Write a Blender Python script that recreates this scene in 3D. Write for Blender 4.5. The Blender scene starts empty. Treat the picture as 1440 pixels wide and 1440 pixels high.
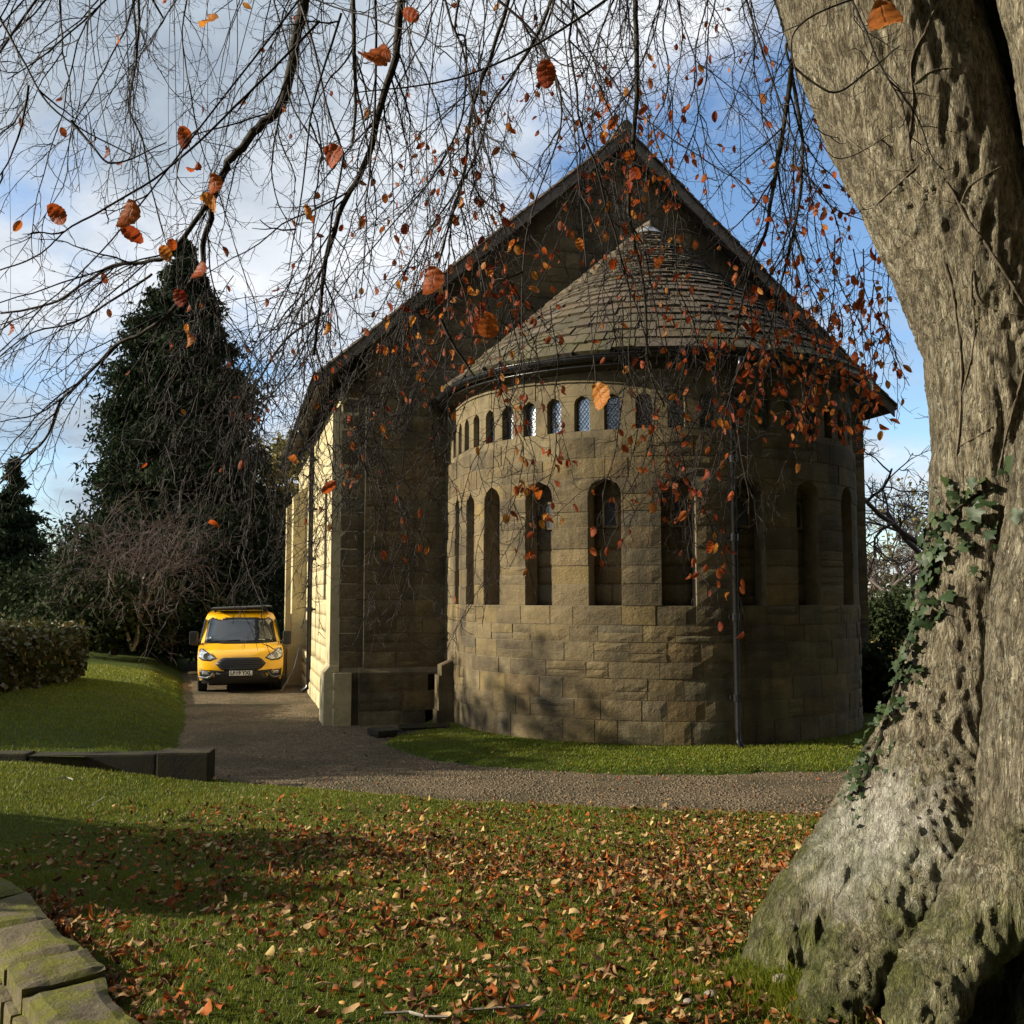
import bpy, bmesh, math, random
import numpy as np
from mathutils import Vector, Matrix
random.seed(7); RNG = np.random.default_rng(11)
S = bpy.context.scene
C = S.collection
rad = math.radians
# ---------------------------------------------------------------- camera
CAMZ, PITCH, F = 2.25, rad(4.7), 1440.0
cd = bpy.data.cameras.new('camera'); cam = bpy.data.objects.new('camera', cd); C.objects.link(cam)
cd.sensor_width = 36; cd.lens = 36; cd.clip_start = 0.05; cd.clip_end = 3000
cam.location = (0, 0, CAMZ); cam.rotation_euler = (rad(90) + PITCH, 0, 0)
S.camera = cam
# ---------------------------------------------------------------- light, sky, exposure
SUN_AZ, SUN_EL = rad(-95.0), rad(22.0)          # azimuth from +Y, clockwise
sd = bpy.data.lights.new('sun', 'SUN'); so = bpy.data.objects.new('sun', sd); C.objects.link(so)
sd.energy = 5.0; sd.angle = rad(0.5); sd.color = (1.0, 0.90, 0.72)
SUN = Vector((math.sin(SUN_AZ) * math.cos(SUN_EL), math.cos(SUN_AZ) * math.cos(SUN_EL), math.sin(SUN_EL)))
so.rotation_euler = (-SUN).to_track_quat('-Z', 'Y').to_euler()
so.location = (-20, 0, 30)
S.view_settings.view_transform = 'Standard'; S.view_settings.look = 'None'
S.view_settings.gamma = 1; S.view_settings.use_curve_mapping = False
S.view_settings.exposure = 0.8
S.cycles.max_bounces = 6
S.cycles.transparent_max_bounces = 8

def build_world():
    w = bpy.data.worlds.new('World'); S.world = w; w.use_nodes = True
    nt = w.node_tree; N = nt.nodes; L = nt.links; N.clear()
    out = N.new('ShaderNodeOutputWorld')
    sky = N.new('ShaderNodeTexSky'); sky.sky_type = 'NISHITA'; sky.sun_disc = False
    sky.sun_elevation = SUN_EL; sky.sun_rotation = SUN_AZ % (2 * math.pi)
    sky.air_density = 1.0; sky.dust_density = 0.4; sky.ozone_density = 3.5
    b1 = N.new('ShaderNodeBackground'); b1.inputs[1].default_value = 0.125
    L.new(sky.outputs[0], b1.inputs[0])
    tc = N.new('ShaderNodeTexCoord')
    sep = N.new('ShaderNodeSeparateXYZ'); L.new(tc.outputs['Generated'], sep.inputs[0])
    def math_(op, a, b=None):
        m = N.new('ShaderNodeMath'); m.operation = op
        for i, v in enumerate((a, b)):
            if v is None: continue
            if isinstance(v, (int, float)): m.inputs[i].default_value = v
            else: L.new(v, m.inputs[i])
        return m.outputs[0]
    zz = math_('ADD', math_('MAXIMUM', sep.outputs[2], 0.0), 0.32)
    comb = N.new('ShaderNodeCombineXYZ')
    L.new(math_('DIVIDE', sep.outputs[0], zz), comb.inputs[0]); L.new(math_('DIVIDE', sep.outputs[1], zz), comb.inputs[1])
    def noise(scale, detail, rough, off):
        mp = N.new('ShaderNodeMapping'); mp.inputs[1].default_value = off
        L.new(comb.outputs[0], mp.inputs[0])
        n = N.new('ShaderNodeTexNoise'); n.inputs['Scale'].default_value = scale
        n.inputs['Detail'].default_value = detail; n.inputs['Roughness'].default_value = rough
        L.new(mp.outputs[0], n.inputs[0]); return n.outputs[0]
    def ramp(f, pts):
        r = N.new('ShaderNodeValToRGB'); L.new(f, r.inputs[0]); e = r.color_ramp.elements
        while len(e) < len(pts): e.new(0.5)
        for i, (p, c) in enumerate(pts): e[i].position = p; e[i].color = (*c, 1)
        return r.outputs[0]
    n1 = noise(0.75, 8, 0.58, (4.7, 2.0, 0)); n2 = noise(1.25, 7, 0.60, (25.3, 3.4, 0))
    cover = ramp(n1, [(0.42, (0, 0, 0)), (0.51, (1, 1, 1))])
    shade = ramp(n2, [(0.28, (0.24, 0.29, 0.36)), (0.39, (0.38, 0.44, 0.51)), (0.50, (0.60, 0.64, 0.69)), (0.61, (0.76, 0.78, 0.81))])
    b2 = N.new('ShaderNodeBackground'); b2.inputs[1].default_value = 0.78; L.new(shade, b2.inputs[0])
    mx = N.new('ShaderNodeMixShader'); L.new(cover, mx.inputs[0]); L.new(b1.outputs[0], mx.inputs[1]); L.new(b2.outputs[0], mx.inputs[2])
    L.new(mx.outputs[0], out.inputs[0])
build_world()

# ---------------------------------------------------------------- small helpers
def ray(x, y):
    a, b = (x - 720) / F, (720 - y) / F
    return Vector((a, math.cos(PITCH) - b * math.sin(PITCH), math.sin(PITCH) + b * math.cos(PITCH)))
def at(x, y, Y):
    r = ray(x, y); t = Y / r.y
    return Vector((r.x * t, Y, CAMZ + r.z * t))
def onground(x, y, z=0.0):
    r = ray(x, y); t = (z - CAMZ) / r.z
    return Vector((r.x * t, r.y * t, z))
def project(P):                              # array of points -> where they lie in the view, used to thin and thicken growth
    P = np.asarray(P); d = P[:, 1] * math.cos(PITCH) + (P[:, 2] - CAMZ) * math.sin(PITCH)
    v = -P[:, 1] * math.sin(PITCH) + (P[:, 2] - CAMZ) * math.cos(PITCH)
    return 720 + F * P[:, 0] / d, 720 - F * v / d
def sm(t):
    t = np.clip(t, 0, 1); return t * t * (3 - 2 * t)
def _h(i, j, k):
    n = (i * 374761393 + j * 668265263 + k * 2147483647) & 0x7fffffff
    n = ((n ^ (n >> 13)) * 1274126177) & 0x7fffffff
    n = ((n ^ (n >> 16)) * 668265263) & 0x7fffffff
    return (n ^ (n >> 15)) / 0x7fffffff
def vnoise(x, y, z):
    x, y, z = np.broadcast_arrays(np.asarray(x, float), np.asarray(y, float), np.asarray(z, float))
    xi, yi, zi = [np.floor(q).astype(np.int64) for q in (x, y, z)]
    fx, fy, fz = x - xi, y - yi, z - zi
    fx, fy, fz = [q * q * (3 - 2 * q) for q in (fx, fy, fz)]
    r = 0
    for a in (0, 1):
        for b in (0, 1):
            for c in (0, 1):
                w = (fx if a else 1 - fx) * (fy if b else 1 - fy) * (fz if c else 1 - fz)
                r = r + w * _h(xi + a, yi + b, zi + c)
    return r * 2 - 1
def fbm(x, y, z, o=4):
    r, a, f = 0, 0.5, 1.0
    for k in range(o):
        r = r + a * vnoise(x * f + 17.1 * k, y * f + 3.7 * k, z * f + 9.2 * k); a *= 0.5; f *= 2.03
    return r

def tag(o, label=None, cat=None, group=None, kind=None):
    if label: o['label'] = label
    if cat: o['category'] = cat
    if group: o['group'] = group
    if kind: o['kind'] = kind
    return o
def empty(name, loc, label, cat, group=None):
    o = bpy.data.objects.new(name, None); C.objects.link(o); o.location = loc; o.empty_display_size = 0.3
    bpy.context.view_layer.update()
    return tag(o, label, cat, group)
def setparent(o, p):
    if p is not None:
        o.parent = p
        M = Matrix.Identity(4); q = p; chain = []
        while q is not None: chain.append(q); q = q.parent
        for q in reversed(chain): M = M @ q.matrix_parent_inverse @ q.matrix_basis
        o.matrix_parent_inverse = M.inverted()
def link(name, me, parent=None, loc=None, keep=False):
    o = bpy.data.objects.new(name, me); C.objects.link(o)
    if loc is not None: o.location = loc
    if parent is not None and not keep: setparent(o, parent)
    elif parent is not None: o.parent = parent
    return o
def mesh_np(name, V, faces, mat, smooth=False, attr=None):
    """faces: int array (n,k) or list of such arrays"""
    me = bpy.data.meshes.new(name)
    V = np.asarray(V, np.float32)
    if isinstance(faces, np.ndarray): faces = [faces]
    faces = [f for f in faces if len(f)]
    me.vertices.add(len(V)); me.vertices.foreach_set('co', V.ravel())
    li = np.concatenate([f.ravel() for f in faces]).astype(np.int32)
    tot = np.concatenate([np.full(len(f), f.shape[1], np.int32) for f in faces])
    st = np.concatenate([[0], np.cumsum(tot)[:-1]]).astype(np.int32)
    me.loops.add(len(li)); me.loops.foreach_set('vertex_index', li)
    me.polygons.add(len(tot)); me.polygons.foreach_set('loop_start', st); me.polygons.foreach_set('loop_total', tot)
    if smooth: me.polygons.foreach_set('use_smooth', np.ones(len(tot), bool))
    me.update(calc_edges=True)
    if attr is not None:
        for k, a in attr.items():
            at_ = me.attributes.new(k, 'FLOAT', 'POINT'); at_.data.foreach_set('value', np.asarray(a, np.float32))
    me.materials.append(mat)
    return me
class MB:
    """collects simple shapes into one mesh"""
    def __init__(s): s.V = []; s.F = []
    def add(s, vs, fs):
        b = len(s.V); s.V += [tuple(v) for v in vs]; s.F += [tuple(i + b for i in f) for f in fs]
    def box(s, c, size, M=None):
        x, y, z = [q / 2 for q in size]; c = Vector(c)
        vs = [Vector((i * x, j * y, k * z)) for i in (-1, 1) for j in (-1, 1) for k in (-1, 1)]
        if M: vs = [M @ v for v in vs]
        s.add([c + v for v in vs], [(0, 1, 3, 2), (4, 6, 7, 5), (0, 4, 5, 1), (2, 3, 7, 6), (0, 2, 6, 4), (1, 5, 7, 3)])
    def slab(s, poly, z0, z1, off=(0, 0)):      # extruded plan polygon
        n = len(poly)
        s.add([(p[0], p[1], z0) for p in poly] + [(p[0], p[1], z1) for p in poly],
              [tuple(range(n))[::-1], tuple(range(n, 2 * n))] + [(i, (i + 1) % n, n + (i + 1) % n, n + i) for i in range(n)])
    def tube(s, pts, r, k=6, cap=True):
        pts = [Vector(p) for p in pts]; n = len(pts); rs = r if isinstance(r, (list, tuple)) else [r] * n
        b = len(s.V); up = Vector((0.31, 0.2, 0.93))
        for i, p in enumerate(pts):
            t = (pts[min(i + 1, n - 1)] - pts[max(i - 1, 0)]).normalized()
            u = t.cross(up)
            if u.length < 0.1: u = t.cross(Vector((1, 0, 0)))
            u.normalize(); v = t.cross(u)
            for j in range(k):
                a = 2 * math.pi * j / k; s.V.append(tuple(p + (u * math.cos(a) + v * math.sin(a)) * rs[i]))
        for i in range(n - 1):
            for j in range(k):
                s.F.append((b + i * k + j, b + i * k + (j + 1) % k, b + (i + 1) * k + (j + 1) % k, b + (i + 1) * k + j))
        if cap: s.F.append(tuple(b + j for j in range(k))[::-1]); s.F.append(tuple(b + (n - 1) * k + j for j in range(k)))
    def build(s, name, mat, parent=None, smooth=False, bevel=0, loc=None):
        me = bpy.data.meshes.new(name); me.from_pydata(s.V, [], s.F); me.materials.append(mat)
        bm = bmesh.new(); bm.from_mesh(me)
        bmesh.ops.recalc_face_normals(bm, faces=bm.faces)
        if bevel: bmesh.ops.bevel(bm, geom=bm.edges[:], offset=bevel, segments=2, profile=0.7, affect='EDGES')
        if smooth:
            for f in bm.faces: f.smooth = True
        bm.to_mesh(me); bm.free()
        return link(name, me, parent, loc)

class Tubes:
    """many thin tubes gathered as numpy arrays"""
    def __init__(s): s.V = []; s.Q = []; s.n = 0
    def add(s, P, R, k=3):
        P = np.asarray(P, float); n = len(P)
        T = np.gradient(P, axis=0); T /= np.linalg.norm(T, axis=1, keepdims=True) + 1e-9
        ref = np.array([0.37, 0.71, 0.2]) if abs(T[0, 2]) > 0.5 else np.array([0.1, 0.2, 1.0])
        U = np.cross(T, ref); U /= np.linalg.norm(U, axis=1, keepdims=True) + 1e-9
        W = np.cross(T, U); a = np.arange(k) * 2 * math.pi / k
        R = np.broadcast_to(np.asarray(R, float), (n,))
        V = P[:, None, :] + R[:, None, None] * (np.cos(a)[None, :, None] * U[:, None, :] + np.sin(a)[None, :, None] * W[:, None, :])
        i = np.arange(n - 1)[:, None] * k; j = np.arange(k)[None, :]; j2 = (j + 1) % k
        Q = np.stack([i + j, i + j2, i + k + j2, i + k + j], -1).reshape(-1, 4) + s.n
        s.V.append(V.reshape(-1, 3)); s.Q.append(Q); s.n += n * k
    def mesh(s, name, mat, smooth=True):
        return mesh_np(name, np.concatenate(s.V), np.concatenate(s.Q), mat, smooth)
# ---------------------------------------------------------------- materials
def newmat(name):
    m = bpy.data.materials.new(name); m.use_nodes = True
    nt = m.node_tree; b = nt.nodes['Principled BSDF']
    return m, nt, b
class G:
    def __init__(s, nt): s.nt = nt; s.N = nt.nodes; s.L = nt.links
    def put(s, sock, v):
        if v is None: return
        if hasattr(v, 'is_output') or isinstance(v, bpy.types.NodeSocket): s.L.new(v, sock)
        else: sock.default_value = v
    def coord(s, kind='Object'): return s.N.new('ShaderNodeTexCoord').outputs[kind]
    def pos(s): return s.N.new('ShaderNodeNewGeometry').outputs['Position']
    def normal(s): return s.N.new('ShaderNodeNewGeometry').outputs['Normal']
    def rnd(s): return s.N.new('ShaderNodeObjectInfo').outputs['Random']
    def attr(s, n): a = s.N.new('ShaderNodeAttribute'); a.attribute_name = n; return a.outputs['Fac']
    def map(s, v, scale): m = s.N.new('ShaderNodeMapping'); m.inputs[3].default_value = scale; s.L.new(v, m.inputs[0]); return m.outputs[0]
    def noise(s, v, scale, detail=5, rough=0.55, dist=0):
        n = s.N.new('ShaderNodeTexNoise'); s.L.new(v, n.inputs[0])
        n.inputs['Scale'].default_value = scale; n.inputs['Detail'].default_value = detail
        n.inputs['Roughness'].default_value = rough; n.inputs['Distortion'].default_value = dist; return n.outputs[0]
    def voro(s, v, scale, feat='F1', out=0):
        n = s.N.new('ShaderNodeTexVoronoi'); n.feature = feat; s.L.new(v, n.inputs[0]); n.inputs['Scale'].default_value = scale; return n.outputs[out]
    def m(s, op, a, b=None, c=None):
        n = s.N.new('ShaderNodeMath'); n.operation = op
        for i, q in enumerate((a, b, c)): s.put(n.inputs[i], q)
        return n.outputs[0]
    def ramp(s, f, pts, interp='LINEAR'):
        r = s.N.new('ShaderNodeValToRGB'); s.L.new(f, r.inputs[0]); e = r.color_ramp.elements; r.color_ramp.interpolation = interp
        while len(e) < len(pts): e.new(0.5)
        for i, (p, c) in enumerate(pts):
            e[i].position = p; e[i].color = (*c, 1) if isinstance(c, tuple) else (c, c, c, 1)
        return r.outputs[0]
    def mix(s, f, a, b, mode='MIX'):
        n = s.N.new('ShaderNodeMix'); n.data_type = 'RGBA'; n.blend_type = mode
        s.put(n.inputs[0], f)
        for i, q in ((6, a), (7, b)): s.put(n.inputs[i], (*q, 1) if isinstance(q, tuple) and len(q) == 3 else q)
        return n.outputs[2]
    def bump(s, h, strength=0.5, dist=0.02, prev=None):
        n = s.N.new('ShaderNodeBump'); n.inputs['Strength'].default_value = strength; n.inputs['Distance'].default_value = dist
        s.L.new(h, n.inputs['Height'])
        if prev is not None: s.L.new(prev, n.inputs['Normal'])
        return n.outputs[0]
    def sep(s, v): n = s.N.new('ShaderNodeSeparateXYZ'); s.L.new(v, n.inputs[0]); return n.outputs

def simple(name, col, rough=0.5, metal=0.0, var=0.0, scale=8, bump=0.0, spec=0.5, coat=0.0):
    m, nt, b = newmat(name); g = G(nt)
    b.inputs['Roughness'].default_value = rough; b.inputs['Metallic'].default_value = metal
    b.inputs['Specular IOR Level'].default_value = spec; b.inputs['Coat Weight'].default_value = coat
    n = g.noise(g.coord(), scale, 6, 0.6)
    lo = tuple(c * (1 - var) for c in col); hi = tuple(min(1, c * (1 + var)) for c in col)
    g.L.new(g.ramp(n, [(0.3, lo), (0.7, hi)]), b.inputs['Base Color'])
    if bump: g.L.new(g.bump(n, bump, 0.01), b.inputs['Normal'])
    return m

def stone_mat(name, cols, bump=0.8, scale=1.0, dirt=0.5, moss=0.0, tool=False):
    m, nt, b = newmat(name); g = G(nt); p = g.pos()
    r = g.m('FRACT', g.m('ADD', g.rnd(), g.attr('rnd')))
    n = len(cols); base = g.ramp(r, [(i / n, c) for i, c in enumerate(cols)], 'LINEAR')
    big = g.noise(p, 1.7 * scale, 4, 0.6); fine = g.noise(p, 16 * scale, 8, 0.68); mid = g.noise(p, 5.5 * scale, 5, 0.6)
    c = g.mix(g.ramp(mid, [(0.35, 0.0), (0.72, 0.55)]), base, (0.72 * cols[0][0], 0.66 * cols[0][1], 0.5 * cols[0][2]))
    c = g.mix(g.ramp(fine, [(0.42, 0.0), (0.75, 0.5)]), c, tuple(min(1, 1.35 * q) for q in cols[0]))
    c = g.mix(g.m('MULTIPLY', g.ramp(big, [(0.42, 0.0), (0.68, 1.0)]), dirt), c, (0.05, 0.04, 0.027))
    strk = g.noise(g.map(p, (1, 1, 0.10)), 3.2 * scale, 5, 0.6); c = g.mix(g.m('MULTIPLY', g.ramp(strk, [(0.50, 0.0), (0.68, 0.8)]), dirt), c, (0.045, 0.038, 0.027))
    if moss: c = g.mix(g.m('MULTIPLY', g.ramp(g.noise(p, 3.6, 7, 0.72), [(0.44, 0.0), (0.56, 1.0)]), moss), c, g.mix(g.noise(p, 25, 4), (0.07, 0.085, 0.012), (0.25, 0.24, 0.03)))
    g.L.new(c, b.inputs['Base Color']); b.inputs['Roughness'].default_value = 0.92; b.inputs['Specular IOR Level'].default_value = 0.2
    pit = g.noise(p, 42 * scale, 5, 0.7)
    if tool:                                    # slanting tool strokes on rock faced blocks
        st = g.noise(g.map(p, (26, 26, 60)), 0.55, 3, 0.6, 0.6)
        h = g.m('ADD', g.m('MULTIPLY', fine, 0.55), g.m('ADD', g.m('MULTIPLY', pit, 0.3), g.m('MULTIPLY', st, 0.35)))
    else: h = g.m('ADD', g.m('MULTIPLY', fine, 0.7), g.m('MULTIPLY', pit, 0.3))
    g.L.new(g.bump(h, bump, 0.035), b.inputs['Normal'])
    return m
M = {}
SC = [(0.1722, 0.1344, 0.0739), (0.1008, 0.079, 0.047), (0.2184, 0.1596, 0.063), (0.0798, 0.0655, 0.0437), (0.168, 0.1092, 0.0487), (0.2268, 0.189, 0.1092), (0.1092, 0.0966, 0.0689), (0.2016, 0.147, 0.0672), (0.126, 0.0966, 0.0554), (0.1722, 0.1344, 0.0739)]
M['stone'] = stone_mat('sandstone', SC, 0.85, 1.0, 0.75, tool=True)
M['ashlar'] = stone_mat('ashlar', [(0.19, 0.152, 0.088), (0.155, 0.123, 0.072), (0.215, 0.168, 0.09), (0.19, 0.152, 0.088)], 0.35, 1.0, 0.6)
M['mortar'] = stone_mat('mortar', [(0.20, 0.165, 0.11), (0.22, 0.18, 0.12)], 0.5, 2.0, 0.45)
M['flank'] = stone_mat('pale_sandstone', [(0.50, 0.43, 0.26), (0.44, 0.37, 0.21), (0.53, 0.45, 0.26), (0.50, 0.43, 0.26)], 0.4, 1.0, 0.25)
M['coping'] = stone_mat('mossy_stone', [(0.19, 0.16, 0.105), (0.15, 0.13, 0.085), (0.22, 0.18, 0.11), (0.19, 0.16, 0.105)], 1.0, 2.2, 0.5, moss=0.85)
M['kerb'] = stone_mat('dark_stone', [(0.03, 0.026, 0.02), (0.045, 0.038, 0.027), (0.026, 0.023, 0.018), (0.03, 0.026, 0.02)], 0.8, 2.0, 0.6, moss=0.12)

def slate_mat():
    m, nt, b = newmat('stone_slate'); g = G(nt); p = g.pos()
    r = g.m('FRACT', g.m('ADD', g.rnd(), g.attr('rnd')))
    base = g.ramp(r, [(0, (0.075, 0.06, 0.045)), (0.3, (0.12, 0.094, 0.07)), (0.6, (0.055, 0.046, 0.037)), (0.85, (0.10, 0.072, 0.046)), (1, (0.075, 0.06, 0.045))])
    n = g.noise(p, 14, 7, 0.65)
    c = g.mix(g.ramp(n, [(0.4, 0.0), (0.75, 0.6)]), base, (0.15, 0.12, 0.088))
    z = g.sep(p)[2]
    low = g.m('MULTIPLY', g.m('SUBTRACT', 7.2, z), 0.62)
    ms = g.m('MULTIPLY', g.ramp(g.noise(p, 1.6, 6, 0.65), [(0.40, 0.0), (0.56, 1.0)]), g.m('MINIMUM', g.m('MAXIMUM', low, 0.25), 1.0))
    c = g.mix(g.m('MULTIPLY', ms, 0.55), c, (0.07, 0.075, 0.016))
    g.L.new(c, b.inputs['Base Color']); b.inputs['Roughness'].default_value = 0.9; b.inputs['Specular IOR Level'].default_value = 0.2
    g.L.new(g.bump(n, 0.6, 0.02), b.inputs['Normal']); return m
M['slate'] = slate_mat()
M['tile'] = stone_mat('roof_tile', [(0.12, 0.095, 0.075), (0.09, 0.075, 0.06), (0.14, 0.105, 0.08), (0.12, 0.095, 0.075)], 0.5, 2.0, 0.4)
M['lead'] = simple('lead_sheet', (0.32, 0.34, 0.37), 0.45, 0.6, 0.3, 6, 0.15)
M['black_iron'] = simple('black_iron', (0.012, 0.012, 0.013), 0.28, 0.0, 0.3, 20)
M['dark_wood'] = simple('dark_wood', (0.05, 0.038, 0.028), 0.8, 0, 0.4, 12, 0.3)
M['board'] = simple('barge_board', (0.15, 0.12, 0.095), 0.75, 0, 0.35, 9, 0.3)
def pane_mat():
    m, nt, b = newmat('leaded_glass'); g = G(nt); p = g.pos()
    n = g.noise(p, 22, 3, 0.6)
    g.L.new(g.ramp(n, [(0.3, (0.30, 0.32, 0.35)), (0.7, (0.55, 0.58, 0.62))]), b.inputs['Base Color'])
    b.inputs['Metallic'].default_value = 0.75; b.inputs['Roughness'].default_value = 0.22
    g.L.new(g.bump(n, 0.25, 0.02), b.inputs['Normal']); return m
M['pane'] = pane_mat()
M['came'] = simple('lead_came', (0.05, 0.05, 0.055), 0.6, 0.3, 0.2)
M['void'] = simple('dark_glass_and_hollow', (0.03, 0.03, 0.032), 0.2, 0, 0.2)  # dark glass, and the painted-in dark of hollows

def bark_mat():
    m, nt, b = newmat('beech_bark'); g = G(nt); p = g.pos()
    v = g.map(p, (1, 1, 0.33))
    n1 = g.noise(v, 17, 9, 0.70, 0.35); n2 = g.noise(p, 2.0, 5, 0.6); n3 = g.noise(v, 50, 6, 0.7, 0.2)
    z = g.sep(p)[2]
    rdg = g.m('ABSOLUTE', g.m('SUBTRACT', n3, 0.5)); gro = g.m('ABSOLUTE', g.m('SUBTRACT', g.noise(g.map(p, (1, 1, 0.2)), 26, 5, 0.6, 0.3), 0.5))
    c = g.ramp(n1, [(0.34, (0.13, 0.105, 0.068)), (0.5, (0.37, 0.312, 0.208)), (0.62, (0.62, 0.55, 0.40))])
    c = g.mix(g.ramp(gro, [(0.0, 0.9), (0.045, 0.0)]), c, (0.045, 0.036, 0.026)); c = g.mix(g.ramp(rdg, [(0.0, 0.45), (0.04, 0.0)]), c, (0.06, 0.05, 0.036))
    c = g.mix(g.ramp(n2, [(0.45, 0.0), (0.7, 0.5)]), c, (0.15, 0.122, 0.088))
    sp = g.noise(p, 26, 4, 0.6)
    hi = g.m('MULTIPLY', g.ramp(sp, [(0.56, 0.0), (0.63, 1.0)]), g.ramp(g.noise(p, 3.2, 3), [(0.40, 0.0), (0.58, 1.0)]))
    c = g.mix(g.m('MULTIPLY', hi, 0.65), c, (0.46, 0.45, 0.36))
    # chalky lichen on the left foot of the bole
    cen = g.N.new('ShaderNodeVectorMath'); cen.operation = 'DISTANCE'; g.L.new(p, cen.inputs[0]); cen.inputs[1].default_value = (1.63, 4.85, 1.12)
    wpatch = g.ramp(g.m('ADD', cen.outputs['Value'], g.m('MULTIPLY', g.m('SUBTRACT', g.noise(p, 9, 6, 0.7), 0.5), 0.9)), [(0.16, 1.0), (0.46, 0.0)])
    c = g.mix(g.m('MULTIPLY', wpatch, 0.85), c, g.mix(g.ramp(n1, [(0.35, 0.0), (0.55, 1.0)]), (0.30, 0.27, 0.21), (0.80, 0.77, 0.68)))
    alg = g.m('MULTIPLY', g.ramp(g.m('ADD', g.m('MULTIPLY', z, 0.36), g.m('MULTIPLY', g.noise(p, 5, 6, 0.65), 0.9)), [(0.62, 1.0), (0.98, 0.08)]), 0.85)
    c = g.mix(alg, c, g.mix(g.ramp(n1, [(0.4, 0.0), (0.65, 1.0)]), (0.042, 0.058, 0.008), (0.17, 0.185, 0.03)))
    g.L.new(c, b.inputs['Base Color']); b.inputs['Roughness'].default_value = 0.9; b.inputs['Specular IOR Level'].default_value = 0.2
    ft = g.voro(g.map(p, (1, 1, 0.42)), 34)
    h = g.m('ADD', g.m('ADD', g.m('MULTIPLY', n1, 0.5), g.m('MULTIPLY', g.m('MINIMUM', rdg, 0.12), 1.6)), g.m('ADD', g.m('MULTIPLY', ft, 0.25), g.m('MULTIPLY', g.m('MINIMUM', gro, 0.10), 3.0)))
    g.L.new(g.bump(h, 1.0, 0.058), b.inputs['Normal']); return m
M['bark'] = bark_mat()
M['branch'] = simple('branch_bark', (0.038, 0.032, 0.022), 0.8, 0, 0.6, 30, 0.4, 0.2)
M['twig'] = simple('twig', (0.026, 0.020, 0.016), 0.6, 0, 0.4, 30, 0, 0.2)
M['vine'] = simple('creeper_stem', (0.13, 0.105, 0.075), 0.85, 0, 0.4, 30, 0.3, 0.2)
M['shrub_twig'] = simple('shrub_twig', (0.085, 0.055, 0.045), 0.75, 0, 0.4, 20)
M['far_twig'] = simple('far_twig', (0.075, 0.055, 0.045), 0.8, 0, 0.3, 20)
M['pale_stem'] = simple('pale_stem', (0.30, 0.27, 0.22), 0.8, 0, 0.4, 14, 0.3)

def leaf_mat(name, cols, trans=0.45, rough=0.55, spec=0.35, veins=False):
    m, nt, b = newmat(name); g = G(nt)
    r = g.m('FRACT', g.m('ADD', g.rnd(), g.attr('rnd')))
    n = len(cols); c = g.ramp(r, [(i / max(1, n - 1), q) for i, q in enumerate(cols)])
    mot = g.noise(g.pos(), 60, 4, 0.6); lu, ls = g.attr('lu'), g.attr('ls'); sid = g.m('ABSOLUTE', ls)
    c = g.mix(g.ramp(mot, [(0.45, 0.0), (0.75, 0.4)]), c, tuple(0.45 * q for q in cols[0]))
    if veins:
        ph = g.m('SINE', g.m('MULTIPLY', g.m('SUBTRACT', lu, g.m('MULTIPLY', sid, 0.22)), 62.0))
        vein = g.m('MAXIMUM', g.m('MULTIPLY', g.ramp(ph, [(0.80, 0.0), (0.98, 1.0)]), 0.45), g.ramp(sid, [(0.02, 0.9), (0.10, 0.0)]))
        c = g.mix(g.m('MULTIPLY', vein, 0.5), c, tuple(0.35 * q for q in cols[0])); c = g.mix(g.ramp(sid, [(0.80, 0.0), (1.0, 0.35)]), c, (0.12, 0.04, 0.012))
        g.L.new(g.bump(vein, 0.5, 0.002), b.inputs['Normal'])
    g.L.new(c, b.inputs['Base Color']); b.inputs['Roughness'].default_value = rough; b.inputs['Specular IOR Level'].default_value = spec
    tr = g.N.new('ShaderNodeBsdfTranslucent'); g.L.new(c, tr.inputs[0])
    mx = g.N.new('ShaderNodeMixShader'); mx.inputs[0].default_value = trans
    g.L.new(b.outputs[0], mx.inputs[1]); g.L.new(tr.outputs[0], mx.inputs[2])
    g.L.new(mx.outputs[0], g.N['Material Output'].inputs[0]); return m
M['leaf'] = leaf_mat('hanging_beech_leaf', [(0.32, 0.05, 0.012), (0.48, 0.095, 0.016), (0.22, 0.03, 0.012), (0.56, 0.15, 0.022), (0.38, 0.06, 0.012), (0.66, 0.27, 0.045), (0.27, 0.036, 0.012)], 0.55, 0.5, 0.3, True)
M['litter_a'] = leaf_mat('litter_tan', [(0.36, 0.23, 0.10), (0.27, 0.15, 0.06), (0.46, 0.32, 0.16), (0.30, 0.17, 0.07)], 0.12, 0.75, 0.15)
M['litter_b'] = leaf_mat('litter_russet', [(0.29, 0.075, 0.016), (0.38, 0.11, 0.02), (0.19, 0.045, 0.013), (0.44, 0.15, 0.028)], 0.2, 0.7, 0.15)
M['litter_c'] = leaf_mat('litter_brown', [(0.12, 0.058, 0.026), (0.17, 0.08, 0.035), (0.085, 0.04, 0.02), (0.14, 0.07, 0.03)], 0.1, 0.75, 0.15)
M['litter_d'] = leaf_mat('litter_yellow', [(0.56, 0.36, 0.09), (0.48, 0.28, 0.06), (0.62, 0.46, 0.17), (0.55, 0.40, 0.16)], 0.2, 0.6)
M['ivy'] = leaf_mat('ivy_leaf', [(0.022, 0.042, 0.014), (0.036, 0.062, 0.02), (0.016, 0.032, 0.011), (0.055, 0.085, 0.028), (0.028, 0.05, 0.016)], 0.12, 0.5, 0.3)
M['conifer'] = leaf_mat('conifer_foliage', [(0.016, 0.026, 0.012), (0.028, 0.042, 0.018), (0.012, 0.02, 0.010), (0.036, 0.05, 0.022)], 0.15, 0.85, 0.05)
M['olive'] = leaf_mat('olive_foliage', [(0.14, 0.13, 0.03), (0.20, 0.15, 0.035), (0.09, 0.095, 0.022), (0.24, 0.16, 0.04)], 0.3, 0.6)
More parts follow.
